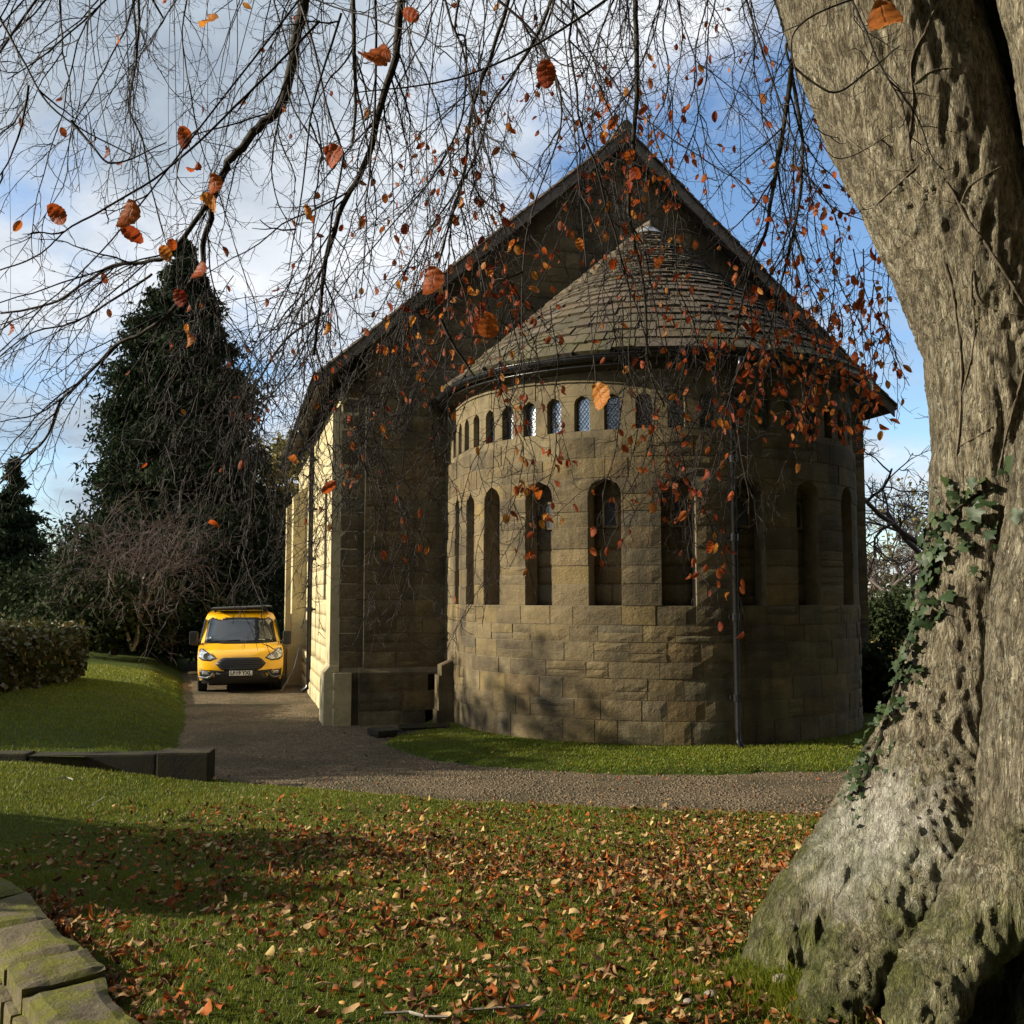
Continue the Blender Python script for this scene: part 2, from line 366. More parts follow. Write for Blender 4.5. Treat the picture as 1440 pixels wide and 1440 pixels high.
M['hedge'] = leaf_mat('hedge_leaf', [(0.06, 0.075, 0.018), (0.095, 0.085, 0.022), (0.045, 0.06, 0.016), (0.11, 0.065, 0.022), (0.05, 0.065, 0.018)], 0.25, 0.5)
M['evergreen'] = leaf_mat('evergreen_leaf', [(0.022, 0.032, 0.012), (0.038, 0.05, 0.018), (0.018, 0.026, 0.01)], 0.12, 0.85, 0.08)
M['grass_blade'] = leaf_mat('grass_blade', [(0.15, 0.19, 0.008), (0.19, 0.22, 0.012), (0.09, 0.14, 0.006), (0.25, 0.25, 0.02), (0.165, 0.20, 0.009), (0.32, 0.26, 0.09)], 0.35, 0.5, 0.3)

def lawn_mat():
    m, nt, b = newmat('lawn_soil'); g = G(nt); p = g.pos()
    n = g.noise(p, 30, 6, 0.7); n2 = g.noise(p, 1.2, 4)
    c = g.ramp(n, [(0.3, (0.03, 0.042, 0.008)), (0.55, (0.06, 0.085, 0.012)), (0.75, (0.085, 0.11, 0.018))])
    c = g.mix(g.ramp(n2, [(0.5, 0.0), (0.75, 0.4)]), c, (0.06, 0.055, 0.02))
    g.L.new(c, b.inputs['Base Color']); b.inputs['Roughness'].default_value = 0.95; b.inputs['Specular IOR Level'].default_value = 0.1
    g.L.new(g.bump(n, 1.0, 0.05), b.inputs['Normal']); return m
M['lawn'] = lawn_mat()
def gravel_mat():
    m, nt, b = newmat('gravel'); g = G(nt); p = g.pos()
    v = g.voro(p, 38, 'F1', 1); d = g.voro(p, 38); n = g.noise(p, 0.8, 5, 0.6); f = g.noise(p, 60, 5, 0.7)
    gr = g.N.new('ShaderNodeRGBToBW'); g.L.new(v, gr.inputs[0])
    c = g.ramp(gr.outputs[0], [(0.1, (0.07, 0.050, 0.029)), (0.5, (0.14, 0.103, 0.060)), (0.9, (0.25, 0.195, 0.12))])
    c = g.mix(g.ramp(n, [(0.46, 0.0), (0.62, 0.75)]), c, (0.065, 0.058, 0.03)); c = g.mix(g.ramp(g.noise(p, 2.6, 6, 0.65), [(0.5, 0.0), (0.7, 0.55)]), c, (0.075, 0.055, 0.036))
    g.L.new(c, b.inputs['Base Color']); b.inputs['Roughness'].default_value = 0.95; b.inputs['Specular IOR Level'].default_value = 0.15
    h = g.m('ADD', g.m('MULTIPLY', d, -0.8), g.m('MULTIPLY', f, 0.5))
    g.L.new(g.bump(h, 1.0, 0.03), b.inputs['Normal']); return m
M['gravel'] = gravel_mat()
def far_mat():
    m, nt, b = newmat('rough_ground'); g = G(nt); p = g.pos()
    n = g.noise(p, 0.9, 8, 0.65)
    c = g.ramp(n, [(0.35, (0.035, 0.05, 0.012)), (0.5, (0.075, 0.075, 0.02)), (0.62, (0.20, 0.11, 0.03))])
    g.L.new(c, b.inputs['Base Color']); b.inputs['Roughness'].default_value = 1; b.inputs['Specular IOR Level'].default_value = 0.05; return m
M['far'] = far_mat()
M['yellow'] = simple('yellow_paint', (0.88, 0.46, 0.008), 0.25, 0, 0.04, 3, 0, 0.5, 0.6)
M['plastic'] = simple('black_plastic', (0.014, 0.014, 0.015), 0.5, 0, 0.2, 20)
M['screen'] = simple('windscreen', (0.02, 0.026, 0.03), 0.06, 0, 0.3, 2, 0, 0.8)
M['chrome'] = simple('bright_trim', (0.65, 0.66, 0.68), 0.2, 0.9, 0.1, 6)
M['lamp'] = simple('headlamp_lens', (0.55, 0.57, 0.60), 0.12, 0.55, 0.4, 14)
M['rubber'] = simple('rubber', (0.012, 0.012, 0.012), 0.85)
M['plate'] = simple('number_plate', (0.72, 0.72, 0.70), 0.5, 0, 0.03)
M['letter'] = simple('plate_letter', (0.01, 0.01, 0.01), 0.5)
M['rack'] = simple('rack_grey', (0.10, 0.105, 0.115), 0.45, 0.2, 0.15)
M['silver'] = simple('silver_paint', (0.50, 0.53, 0.56), 0.25, 0.5, 0.05, 3, 0, 0.5, 0.5)
M['pebble'] = simple('pebble', (0.24, 0.20, 0.16), 0.8, 0, 0.3, 30, 0.3)
M['grit'] = simple('drive_stones', (0.145, 0.105, 0.062), 0.9, 0, 0.6, 40)
M['steel'] = simple('fence_steel', (0.42, 0.48, 0.55), 0.5, 0.3, 0.15)
# ---------------------------------------------------------------- the church
HD = rad(15.2)
AX = Vector((-math.sin(HD), math.cos(HD), 0)); RT = Vector((math.cos(HD), math.sin(HD), 0)); UP = Vector((0, 0, 1))
CC = Vector((-3.08, 18.35, 0)); NW = 10.8; NL = 12.5          # south east corner, width and length of the nave
EAVE, RIDGE, OVER = 6.2, 11.35, 0.45
SLOPE = (RIDGE - EAVE) / (NW / 2 + OVER)
STILT, AR = 1.46, 3.5
KC = CC + RT * (NW / 2) - AX * STILT
ALEN = 2 * STILT + math.pi * AR
def apse(s, z, off):
    if s < STILT: p = KC - RT * (AR + off) + AX * (STILT - s)
    elif s > STILT + math.pi * AR: p = KC + RT * (AR + off) + AX * (s - STILT - math.pi * AR)
    else:
        q = (s - STILT) / AR; p = KC + (-RT * math.cos(q) - AX * math.sin(q)) * (AR + off)
    return Vector((p.x, p.y, z))
def apse_n(s):
    q = min(max((s - STILT) / AR, 0), math.pi); return -RT * math.cos(q) - AX * math.sin(q)
def apse_s(px, py):                          # the spot on the apse wall at that place in the photograph
    best = None
    for i in range(900):
        s = ALEN * i / 900
        p = apse(s, 3.0, 0)
        if apse_n(s).dot(Vector((0, 0, 3)) - p) < 0.05: continue
        X, Y = p.x, p.y * math.cos(PITCH) + 0.75 * math.sin(PITCH)
        d = abs(720 + F * X / Y - px)
        if best is None or d < best[0]: best = (d, s)
    return best[1]
def east(s, z, off): p = CC + RT * s - AX * off; return Vector((p.x, p.y, z))
def flank(s, z, off): p = CC + AX * s - RT * off; return Vector((p.x, p.y, z))

church = empty('church', CC, 'old sandstone church with round arcaded apse under a conical stone roof', 'church')
class Opening:
    def __init__(o, s, w, z0, zs): o.s, o.w, o.z0, o.zs = s, w, z0, zs; o.top = zs + w
    def hw(o, z):
        if z < o.z0 - 1e-6 or z > o.top + 1e-6: return 0.0
        return o.w if z <= o.zs else math.sqrt(max(0.0, o.w ** 2 - (z - o.zs) ** 2))
def cells(rows, lo, hi, ops, target, rnd):
    out = []
    for z0, z1 in zip(rows[:-1], rows[1:]):
        zm = (z0 + z1) / 2
        act = sorted([o for o in ops if o.z0 < zm < o.top], key=lambda o: o.s)
        fs = [lo] + sum([[(lambda z, o=o: o.s - o.hw(z)), (lambda z, o=o: o.s + o.hw(z))] for o in act], []) + [hi]
        for L, R in zip(fs[::2], fs[1::2]):
            zz = [z0 + (z1 - z0) * k / 4 for k in range(5)]
            a, b = max(L(z) for z in zz), min(R(z) for z in zz)
            if max(R(z) - L(z) for z in zz) < 0.05: continue
            n = max(1, int(round((b - a) / (target * rnd.uniform(0.8, 1.2)))))
            cut = [a + (b - a) * k / n for k in range(1, n)]
            cut = [c + rnd.uniform(-0.28, 0.28) * (b - a) / n for c in cut]
            fl = [L] + [(lambda z, c=c: c) for c in cut] + [R]
            for l, r in zip(fl[:-1], fl[1:]): out.append((l, r, z0, z1))
    return out
GF = [(j * 5 + i, j * 5 + i + 1, (j + 1) * 5 + i + 1, (j + 1) * 5 + i) for j in range(3) for i in range(4)]
PER = [0, 1, 2, 3, 4, 9, 14, 19, 18, 17, 16, 15, 10, 5]
def stone_geo(f, l, r, z0, z1, joint, off, bulge, rnd, back=0.03):
    vs = []
    for j in range(4):
        z = z0 + joint + (z1 - z0 - 2 * joint) * j / 3
        a, b = l(z) + joint, r(z) - joint
        if b < a: a = b = (a + b) / 2
        for i in range(5):
            u = i / 4
            e = 0 if (i in (0, 4) or j in (0, 3)) else bulge * rnd.uniform(0.3, 1.0)
            vs.append(f(a + (b - a) * u, z, off + e))
    for k in PER:
        j, i = divmod(k, 5)
        z = z0 + joint * 0.5 + (z1 - z0 - joint) * j / 3
        a, b = l(z) + joint * 0.5, r(z) - joint * 0.5
        if b < a: a = b = (a + b) / 2
        vs.append(f(a + (b - a) * i / 4, z, off - back))
    n = len(PER)
    fs = GF + [(PER[k], 20 + k, 20 + (k + 1) % n, PER[(k + 1) % n]) for k in range(n)]
    return vs, fs
def wall(f, rows, lo, hi, ops, target, parent, mat, name='stone', depth=0.3, joint=0.006, off=0.0, bulge=0.018, single=300, seed=1, skip=None, mort='mortar', nrm=None, stuffname=None):
    rnd = random.Random(seed)
    cs = [c for c in cells(rows, lo, hi, ops, target, rnd)]
    if skip: cs = [c for c in cs if not skip((c[0]((c[2] + c[3]) / 2) + c[1]((c[2] + c[3]) / 2)) / 2, (c[2] + c[3]) / 2)]
    c2 = []
    for c in cs:
        if mat is M['stone'] and c[3] - c[2] > 0.2 and rnd.random() < 0.17: h_ = c[2] + (c[3] - c[2]) * rnd.uniform(0.4, 0.6); c2 += [(c[0], c[1], c[2], h_), (c[0], c[1], h_, c[3])]
        else: c2.append(c)
    cs = c2; mb = MB()
    lst = []
    for c in cs:
        v, q = stone_geo(f, *c, 0.0, off - 0.008, 0, rnd, depth)
        mb.add(v, q)
        zm = (c[2] + c[3]) / 2; smid = (c[0](zm) + c[1](zm)) / 2
        p = f(smid, zm, 0); n = (f(smid, zm, 1) - p)
        tc = Vector((0, 0, CAMZ)) - p; vis = n.dot(tc.normalized())
        lst.append((vis * (c[1](zm) - c[0](zm)) * (c[3] - c[2]) / tc.length ** 2, vis, c))
    if mort: mb.build('mortar', M[mort], parent)['kind'] = 'stuff'
    lst.sort(key=lambda t: -t[0])
    rest = MB(); cnt = 0; rr = []
    for sc, vis, c in lst:
        if vis < 0.02: continue
        o_ = off + rnd.uniform(-0.006, 0.008)
        v, q = stone_geo(f, *c, joint, o_, bulge * rnd.uniform(0.5, 1.3), rnd)
        if cnt < single:
            me = bpy.data.meshes.new(name); me.from_pydata(v, [], q); me.materials.append(mat)
            link(name, me, parent); cnt += 1
        else: rest.add(v, q); rr += [rnd.random()] * len(v)
    if rest.V:
        me = mesh_np(stuffname or name, rest.V, np.array(rest.F), mat, attr={'rnd': rr}); link(stuffname or name, me, parent)['kind'] = 'stuff'
    return cs

# apse: solid core that shows at the back of the blind arches
def shell(f, svals, z0, z1, off, name, mat, parent, nz=1):
    vs = [f(s, z0 + (z1 - z0) * k / nz, off) for k in range(nz + 1) for s in svals]; n = len(svals)
    fs = [(k * n + i, k * n + i + 1, (k + 1) * n + i + 1, (k + 1) * n + i) for k in range(nz) for i in range(n - 1)]
    m = MB(); m.add(vs, fs); return m.build(name, mat, parent)
SV = [ALEN * i / 90 for i in range(91)]
apse_wall = shell(apse, SV, -0.4, 5.75, -0.30, 'apse_wall', M['ashlar'], church)
NS = [apse_s(x, 760) for x in (643, 661, 691, 757, 850, 955, 1055, 1138, 1193)]
niches = [Opening(s, 0.17 if i < 2 else (0.22 if i == 2 else 0.25), 2.11, 3.75) for i, s in enumerate(NS)]
ROWS = [-0.25, 0.12, 0.46, 0.75, 1.06, 1.30, 1.58, 1.83, 2.11, 2.43, 2.70, 2.95, 3.27, 3.50, 3.75, 4.0, 4.30, 4.62]
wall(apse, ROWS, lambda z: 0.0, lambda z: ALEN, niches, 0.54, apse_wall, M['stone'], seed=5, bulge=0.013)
for o in niches:                              # blocks that show at the back of the arches
    wall(apse, [2.11, 2.43, 2.70, 2.95, 3.27, 3.50, 3.75, 4.02], lambda z, o=o: o.s - o.w - 0.03, lambda z, o=o: o.s + o.w + 0.03, [], 0.42, apse_wall, M['stone'], off=-0.283, depth=0.01, joint=0.005, bulge=0.006, single=0, seed=int(o.s * 100), mort=None, stuffname='niche_stones')
# smooth band with the row of little windows
ws = [apse_s(x, 580) for x in (742, 778, 818, 862)]
st = (ws[3] - ws[0]) / 3
wins = [Opening(ws[0] + st * k, 0.125, 4.72, 5.13) for k in range(-9, 18) if 0.2 < ws[0] + st * k < ALEN - 0.2]
frieze = shell(apse, SV, 4.62, 5.7, -0.22, 'window_band', M['ashlar'], church)
wall(apse, [4.625, 4.72, 5.13, 5.256, 5.72], lambda z: 0.0, lambda z: ALEN, wins, 0.62, frieze, M['ashlar'], depth=0.2, joint=0.002, off=-0.035, bulge=0.0, seed=8, mort='ashlar')
def arch_poly(w, z0, zs, n=10):
    return [(-w, z0), (w, z0)] + [(w * math.cos(math.pi * k / n), zs + w * math.sin(math.pi * k / n)) for k in range(n + 1)]
for o in wins:
    if apse_n(o.s).dot(Vector((0, 0, CAMZ)) - apse(o.s, 3, 0)) < 0: continue
    P = apse(o.s, 0, -0.15); T = (apse(o.s + 0.05, 0, -0.15) - apse(o.s - 0.05, 0, -0.15)).normalized(); Nn = apse_n(o.s)
    fr = MB(); pl = arch_poly(o.w, o.z0, o.zs)
    pts = [P + T * a + UP * b + Nn * 0.012 for a, b in pl]
    fr.tube(pts + [pts[0]], 0.014, 5)
    for k in range(-3, 9):                 # lattice of lead
        for sg in (1, -1):
            q = []
            for a in np.linspace(-o.w, o.w, 7):
                z = o.z0 + 0.075 * k + sg * a * 1.3 + 0.05
                if o.z0 < z < o.zs + math.sqrt(max(0, o.w ** 2 - a * a)): q.append(P + T * float(a) + UP * z + Nn * 0.006)
            if len(q) > 1: fr.tube(q, 0.0026, 4)
    w = fr.build('window', M['came'], church)
    pa = MB(); n = len(pl)
    pa.add([P + T * a + UP * b for a, b in pl] + [P + T * a + UP * b - Nn * 0.02 for a, b in pl], [tuple(range(n)), tuple(range(n, 2 * n))[::-1]] + [(i, (i + 1) % n, n + (i + 1) % n, n + i) for i in range(n)])
    pa.build('pane', M['pane'], w)
for i, o in enumerate(niches[3:]):         # slit windows high in the blind arches
    P = apse(o.s + 0.03, 0, -0.272); T = (apse(o.s + 0.05, 0, -0.3) - apse(o.s - 0.05, 0, -0.3)).normalized(); Nn = apse_n(o.s)
    fr = MB()
    for p0, p1 in ((arch_poly(0.085, 3.30, 3.58), arch_poly(0.12, 3.27, 3.58)),):
        n = len(p0)
        fr.add([P + T * a + UP * b + Nn * 0.03 for a, b in p0] + [P + T * a + UP * b + Nn * 0.03 for a, b in p1] + [P + T * a + UP * b for a, b in p1] + [P + T * a + UP * b + Nn * 0.004 for a, b in p0],
               [(i, (i + 1) % n, n + (i + 1) % n, n + i) for i in range(n)] + [(n + i, n + (i + 1) % n, 2 * n + (i + 1) % n, 2 * n + i) for i in range(n)] + [(i, (i + 1) % n, 3 * n + (i + 1) % n, 3 * n + i) for i in range(n)])
    w = fr.build('window', M['ashlar'], church)
    pa = MB(); p0 = arch_poly(0.087, 3.30, 3.58); n = len(p0)
    pa.add([P + T * a + UP * b + Nn * 0.006 for a, b in p0] + [P + T * a + UP * b + Nn * 0.002 for a, b in p0], [tuple(range(n)), tuple(range(n, 2 * n))[::-1]] + [(i, (i + 1) % n, n + (i + 1) % n, n + i) for i in range(n)])
    pa.build('pane', M['void'], w)  # flat dark plate in place of the slit's shaded depth
# eaves of the apse: soffit, gutter, downpipes
ER = 0.24
sof = MB()
for o0, z0, o1, z1 in ((-0.05, 5.60, ER - 0.1, 5.66), (ER - 0.1, 5.66, ER - 0.06, 5.80)):
    n = len(SV); sof.add([apse(s, z0, o0) for s in SV] + [apse(s, z1, o1) for s in SV], [(i, i + 1, n + i + 1, n + i) for i in range(n - 1)])
sof.build('soffit', M['dark_wood'], church)
gu = MB(); n = len(SV); prof = [(ER + 0.075 * math.cos(a), 5.775 + 0.075 * math.sin(a)) for a in np.linspace(math.pi, 2 * math.pi, 9)]
prof += [(p[0] * 1.0 + (0.012 if i == 0 else 0), p[1] + 0.012) for i, p in enumerate([prof[-1]])]
for (o0, z0), (o1, z1) in zip(prof[:-1], prof[1:]):
    gu.add([apse(s, z0, o0) for s in SV] + [apse(s, z1, o1) for s in SV], [(i, i + 1, n + i + 1, n + i) for i in range(n - 1)])
gu.tube([apse(s, 5.782, ER + 0.075) for s in SV], 0.011, 6)
gu.tube([apse(s, 5.64, ER - 0.02) for s in SV], 0.012, 6)
gu.build('gutter', M['black_iron'], church, smooth=True)
def downpipe(f, s, ztop, zbot, off, r=0.042):
    d = MB(); d.tube([f(s, ztop, 0.45), f(s, ztop - 0.12, 0.40), f(s, ztop - 0.42, off), f(s, zbot + 0.25, off), f(s, zbot + 0.08, off + 0.03), f(s, zbot, off + 0.14)], r, 10)
    o = d.build('downpipe', M['black_iron'], church, smooth=True)
    for z in np.arange(zbot + 0.7, ztop - 0.6, 1.15):
        b = MB(); b.tube([f(s, z - 0.05, off), f(s, z + 0.05, off)], r * 1.35, 10); b.box(f(s, z, off - 0.05), (0.17, 0.03, 0.05), Matrix.Rotation(HD, 3, 'Z'))
        b.build('pipe_collar', M['black_iron'], o)
downpipe(apse, apse_s(1029, 760), 5.68, 0.10, 0.10)
downpipe(flank, 5.4, EAVE - 0.1, 0.1, 0.14, 0.055)
# conical roof of stone slates, laid in courses that narrow towards the top
CZ0, CZ1, CR = 5.80, 9.02, AR + ER + 0.03
def cone(q, u, off):                        # q angle, u 0 at the eave .. 1 at the apex
    rr = CR * (1 - u); nz = CR / math.hypot(CR, CZ1 - CZ0); nr = (CZ1 - CZ0) / math.hypot(CR, CZ1 - CZ0)
    d = -RT * math.cos(q) - AX * math.sin(q)
    p = KC + d * (rr + nr * off); return Vector((p.x, p.y, CZ0 + (CZ1 - CZ0) * u + nz * off))
deck = MB(); A_ = np.linspace(-0.35, math.pi + 0.35, 70)
deck.add([cone(q, 0.0, -0.02) for q in A_] + [cone(q, 0.985, -0.02) for q in A_], [(i, i + 1, 71 + i - 1 + 0, 70 + i) for i in range(69)])
for sg in (-1, 1):                          # flat sides that run back to the nave
    e0 = [KC + RT * sg * CR + UP * (CZ0 - 0.02), KC + AX * (STILT - 0.02) + RT * sg * CR + UP * (CZ0 - 0.02)]
    e1 = [KC + UP * CZ1, KC + AX * (STILT - 0.02) + UP * CZ1]
    deck.add(e0 + e1, [(0, 1, 3, 2)])
roof = deck.build('apse_roof', M['dark_wood'], church)
rnd = random.Random(3); sl = []; u = 0.0; h = 0.105; row = 0
while u < 0.95:
    rr = CR * (1 - u); w = max(0.13, 0.33 * (1 - 0.5 * u)); n = max(8, int(math.pi * rr / w)); q = -0.12 + rnd.uniform(0, 0.05)
    while q < math.pi + 0.12:
        dq = w / rr * rnd.uniform(0.6, 1.5)
        sl.append((q, q + dq, u, min(0.985, u + h * 1.25), rnd.uniform(-0.010, 0.016))); q += dq
    u += h * 0.62; h = max(0.036, h * 0.93); row += 1
def slate_geo(q0, q1, u0, u1, j):
    g = 0.011 / (CR * (1 - u0) + 0.05); vs = []
    t = 0.056; jj = rnd.uniform(-0.011, 0.009)
    for u_, off in ((u0 + jj, t + 0.012 + j), (u1, 0.014 + j * 0.3)):
        for q in (q0 + g, (q0 + q1) / 2, q1 - g): vs.append(cone(q, u_, off + rnd.uniform(-0.003, 0.003)))
    for u_, off in ((u0 + jj, 0.004 + j), (u1, -0.01)):
        for q in (q0 + g, (q0 + q1) / 2, q1 - g): vs.append(cone(q, u_, off))
    return vs, [(0, 1, 4, 3), (1, 2, 5, 4), (6, 7, 1, 0), (7, 8, 2, 1), (6, 0, 3, 9), (2, 8, 11, 5)]
def sl_score(t):
    p = cone((t[0] + t[1]) / 2, t[2], 0); nq = -RT * math.cos((t[0] + t[1]) / 2) - AX * math.sin((t[0] + t[1]) / 2)
    v = (Vector((0, 0, CAMZ)) - p).normalized(); fc = (nq * 0.63 + UP * 0.77).dot(v)
    return fc * (t[1] - t[0]) * (1 - t[2]) * (t[3] - t[2])
sl.sort(key=lambda t: -sl_score(t)); rest = MB(); rr_ = []
for k, t in enumerate(sl):
    v, q = slate_geo(*t)
    if k < 300:
        me = bpy.data.meshes.new('slate'); me.from_pydata(v, [], q); me.materials.append(M['slate']); link('slate', me, roof)
    else: rest.add(v, q); rr_ += [rnd.random()] * len(v)
link('small_slates', mesh_np('small_slates', rest.V, np.array(rest.F), M['slate'], attr={'rnd': rr_}), roof)['kind'] = 'stuff'
cap = MB(); cp = [cone(q, 0.935, 0.055) for q in A_]; cp2 = [cone(q, 0.985, 0.05) for q in A_]
top = KC + UP * (CZ1 + 0.03)
cap.add(cp + cp2 + [top], [(i, i + 1, 70 + i + 1, 70 + i) for i in range(69)] + [(70 + i, 70 + i + 1, 140) for i in range(69)])
cap.build('lead_cap', M['lead'], church)
fin = MB(); pts = []
fin.tube([KC + UP * (CZ1 + 0.02) + AX * t + UP * (0.02 + 0.06 * t) for t in (-0.16, 0.1, 0.5, 1.0, STILT)], [0.05, 0.075, 0.08, 0.08, 0.08], 8)
fin.build('ridge_tile', M['tile'], church)

# nave: core, east wall with gable, south flank, roof
core = MB(); I = 0.32
def nave(w, t, z): p = CC + RT * w + AX * t; return Vector((p.x, p.y, z))
gz = lambda w: EAVE - 0.16 + (OVER + min(w, NW - w)) * SLOPE
poly = [(I, -0.4), (NW - I, -0.4), (NW - I, gz(I) - 0.1), (NW / 2, gz(NW / 2) - 0.1), (I, gz(I) - 0.1)]
core.add([nave(w, I, z) for w, z in poly] + [nave(w, NL, z) for w, z in poly], [(0, 1, 2, 3, 4), (9, 8, 7, 6, 5)] + [(i, (i + 1) % 5, 5 + (i + 1) % 5, 5 + i) for i in range(5)])
core.build('nave_core', M['mortar'], church)  # solid fill added inside the nave to stop light leaking
ew = MB(); ew.add([east(a, z, -0.30) for a, z in ((0.05, -0.4), (NW - 0.05, -0.4), (NW - 0.05, 6.0), (0.05, 6.0))], [(0, 1, 2, 3)])
east_wall = ew.build('east_wall', M['mortar'], church)
erows = list(np.cumsum([0.96] + [0.30, 0.33, 0.29, 0.31, 0.28, 0.32] * 6)); erows = [z for z in erows if z < RIDGE - 0.2]
lo = lambda z: max(0.42, (z - gz(0)) / SLOPE + 0.05); hi = lambda z: NW - lo(z)
hid = lambda s, z: z < 5.4 and s > 2.6
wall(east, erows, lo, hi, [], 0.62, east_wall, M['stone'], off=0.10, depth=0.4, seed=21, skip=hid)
wall(east, [0.0] + [z for z in erows if z < 6.3], lambda z: 0.0, lambda z: 0.42, [], 0.5, east_wall, M['stone'], off=0.0, depth=0.3, seed=22)
wall(east, [z for z in erows if z < 6.3], lambda z: NW - 0.42, lambda z: NW, [], 0.5, east_wall, M['stone'], off=0.0, depth=0.3, seed=23)
wall(east, [-0.2, 0.22, 0.56, 0.86], lambda z: 0.34, lambda z: NW, [], 0.62, east_wall, M['stone'], off=0.20, depth=0.5, seed=24, skip=lambda s, z: 1.95 < s < NW - 0.6)
wall(east, [-0.2, 0.22, 0.56, 0.86], lambda z: -0.10, lambda z: 0.34, [], 0.6, east_wall, M['stone'], off=0.10, depth=0.4, seed=25)
cap_ = MB()                                  # chamfered top of the plinth
for s0, s1, o in ((0.34, 1.95, 0.20), (-0.10, 0.345, 0.10)):
    cap_.add([east(s, z, q) for s in (s0, s1) for z, q in ((0.86, o), (0.90, o), (0.98, o - 0.10), (0.98, o - 0.3), (0.86, o - 0.3))],
             [(0, 1, 6, 5), (1, 2, 7, 6), (2, 3, 8, 7), (0, 5, 9, 4), (4, 3, 2, 1, 0), (5, 6, 7, 8, 9)])
cap_.build('plinth_cap', M['ashlar'], church)
fw = MB(); fw.add([flank(a, z, -0.30) for a, z in ((0.05, -0.4), (NL, -0.4), (NL, 6.1), (0.05, 6.1))], [(0, 1, 2, 3)])
flank_wall = fw.build('flank_wall', M['ashlar'], church)
frow = list(np.linspace(0.9, 6.0, 17))
fops = [Opening(3.1, 0.32, frow[4], frow[11]), Opening(7.3, 0.32, frow[4], frow[11]), Opening(11.2, 0.32, frow[4], frow[11])]
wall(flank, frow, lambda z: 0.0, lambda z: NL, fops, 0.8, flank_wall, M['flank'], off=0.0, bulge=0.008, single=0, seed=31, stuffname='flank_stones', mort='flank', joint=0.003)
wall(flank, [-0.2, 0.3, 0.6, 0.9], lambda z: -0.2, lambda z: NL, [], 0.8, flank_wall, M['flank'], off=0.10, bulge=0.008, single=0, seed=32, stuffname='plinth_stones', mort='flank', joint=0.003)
def buttress(s0, s1, proj, ztop):
    b = MB()
    b.add([flank(s, z, o) for s in (s0, s1) for z, o in ((1.0, -0.1), (1.0, proj), (ztop - 0.35, proj), (ztop, -0.1))], [(0, 1, 2, 3), (7, 6, 5, 4), (1, 5, 6, 2), (2, 6, 7, 3), (0, 4, 5, 1)])
    o = b.build('buttress', M['flank'], church)
    p = MB(); e = 0.10
    p.add([flank(s, z, o_) for s in (s0 - e, s1 + e) for z, o_ in ((-0.3, 0.0), (-0.3, proj + e), (0.9, proj + e), (1.02, proj), (1.02, 0.0))], [(0, 1, 2, 3, 4), (9, 8, 7, 6, 5), (1, 6, 7, 2), (2, 7, 8, 3), (3, 8, 9, 4)])
    p.build('base', M['flank'], o)
buttress(0.02, 0.75, 0.16, 5.9); buttress(8.6, 9.3, 0.36, 5.2); buttress(12.0, 12.6, 0.36, 5.2)
for o in fops:
    P0 = [flank(o.s + a, b, -0.16) for a, b in arch_poly(o.w, o.z0, o.zs)]; n = len(P0)
    w = MB(); w.add(P0 + [flank(o.s + a, b, -0.2) for a, b in arch_poly(o.w, o.z0, o.zs)], [tuple(range(n)), tuple(range(n, 2 * n))[::-1]] + [(i, (i + 1) % n, n + (i + 1) % n, n + i) for i in range(n)])
    wo = w.build('window', M['void'], church)
    b = MB()
    for z in np.arange(o.z0 + 0.3, o.zs, 0.4): b.box(flank(o.s, z, -0.15), (0.03, 2 * o.w, 0.02), Matrix.Rotation(HD, 3, 'Z'))
    b.tube([flank(o.s, o.z0, -0.15), flank(o.s, o.top, -0.15)], 0.012, 4); b.build('glazing_bar', M['came'], wo)
# roof of the nave
nr = MB(); TH = 0.17; VO = 0.38
for sg in (0, 1):
    mir = (lambda w: w) if sg == 0 else (lambda w: NW - w)
    pr = [(-OVER, EAVE - TH), (NW / 2, RIDGE - TH), (NW / 2, RIDGE), (-OVER, EAVE)]
    nr.add([nave(mir(w), t, z) for t in (-VO, NL + 0.3) for w, z in pr], [(0, 1, 2, 3), (7, 6, 5, 4), (0, 4, 5, 1), (2, 6, 7, 3), (3, 7, 4, 0)])
nave_roof = nr.build('nave_roof', M['dark_wood'], church)
for sg in (0, 1):
    mir = (lambda w: w) if sg == 0 else (lambda w: NW - w)
    bb = MB(); d = 0.26
    bb.add([nave(mir(w), t, z) for t in (-VO - 0.04, -VO - 0.002) for w, z in ((-OVER - 0.02, EAVE - d), (NW / 2, RIDGE - d), (NW / 2, RIDGE - 0.01), (-OVER - 0.02, EAVE - 0.01))], [(0, 1, 2, 3), (7, 6, 5, 4), (0, 4, 5, 1), (2, 6, 7, 3), (3, 7, 4, 0), (1, 5, 6, 2)])
    bb.build('barge_board', M['board'], church)
    eg = MB(); eg.tube([nave(mir(-OVER - 0.06), t, EAVE - 0.06) for t in (-VO, 4, 9, NL)], 0.06, 8); eg.build('gutter', M['black_iron'], church, smooth=True)
ti = MB(); tr = []; rnd = random.Random(9); nco = 30
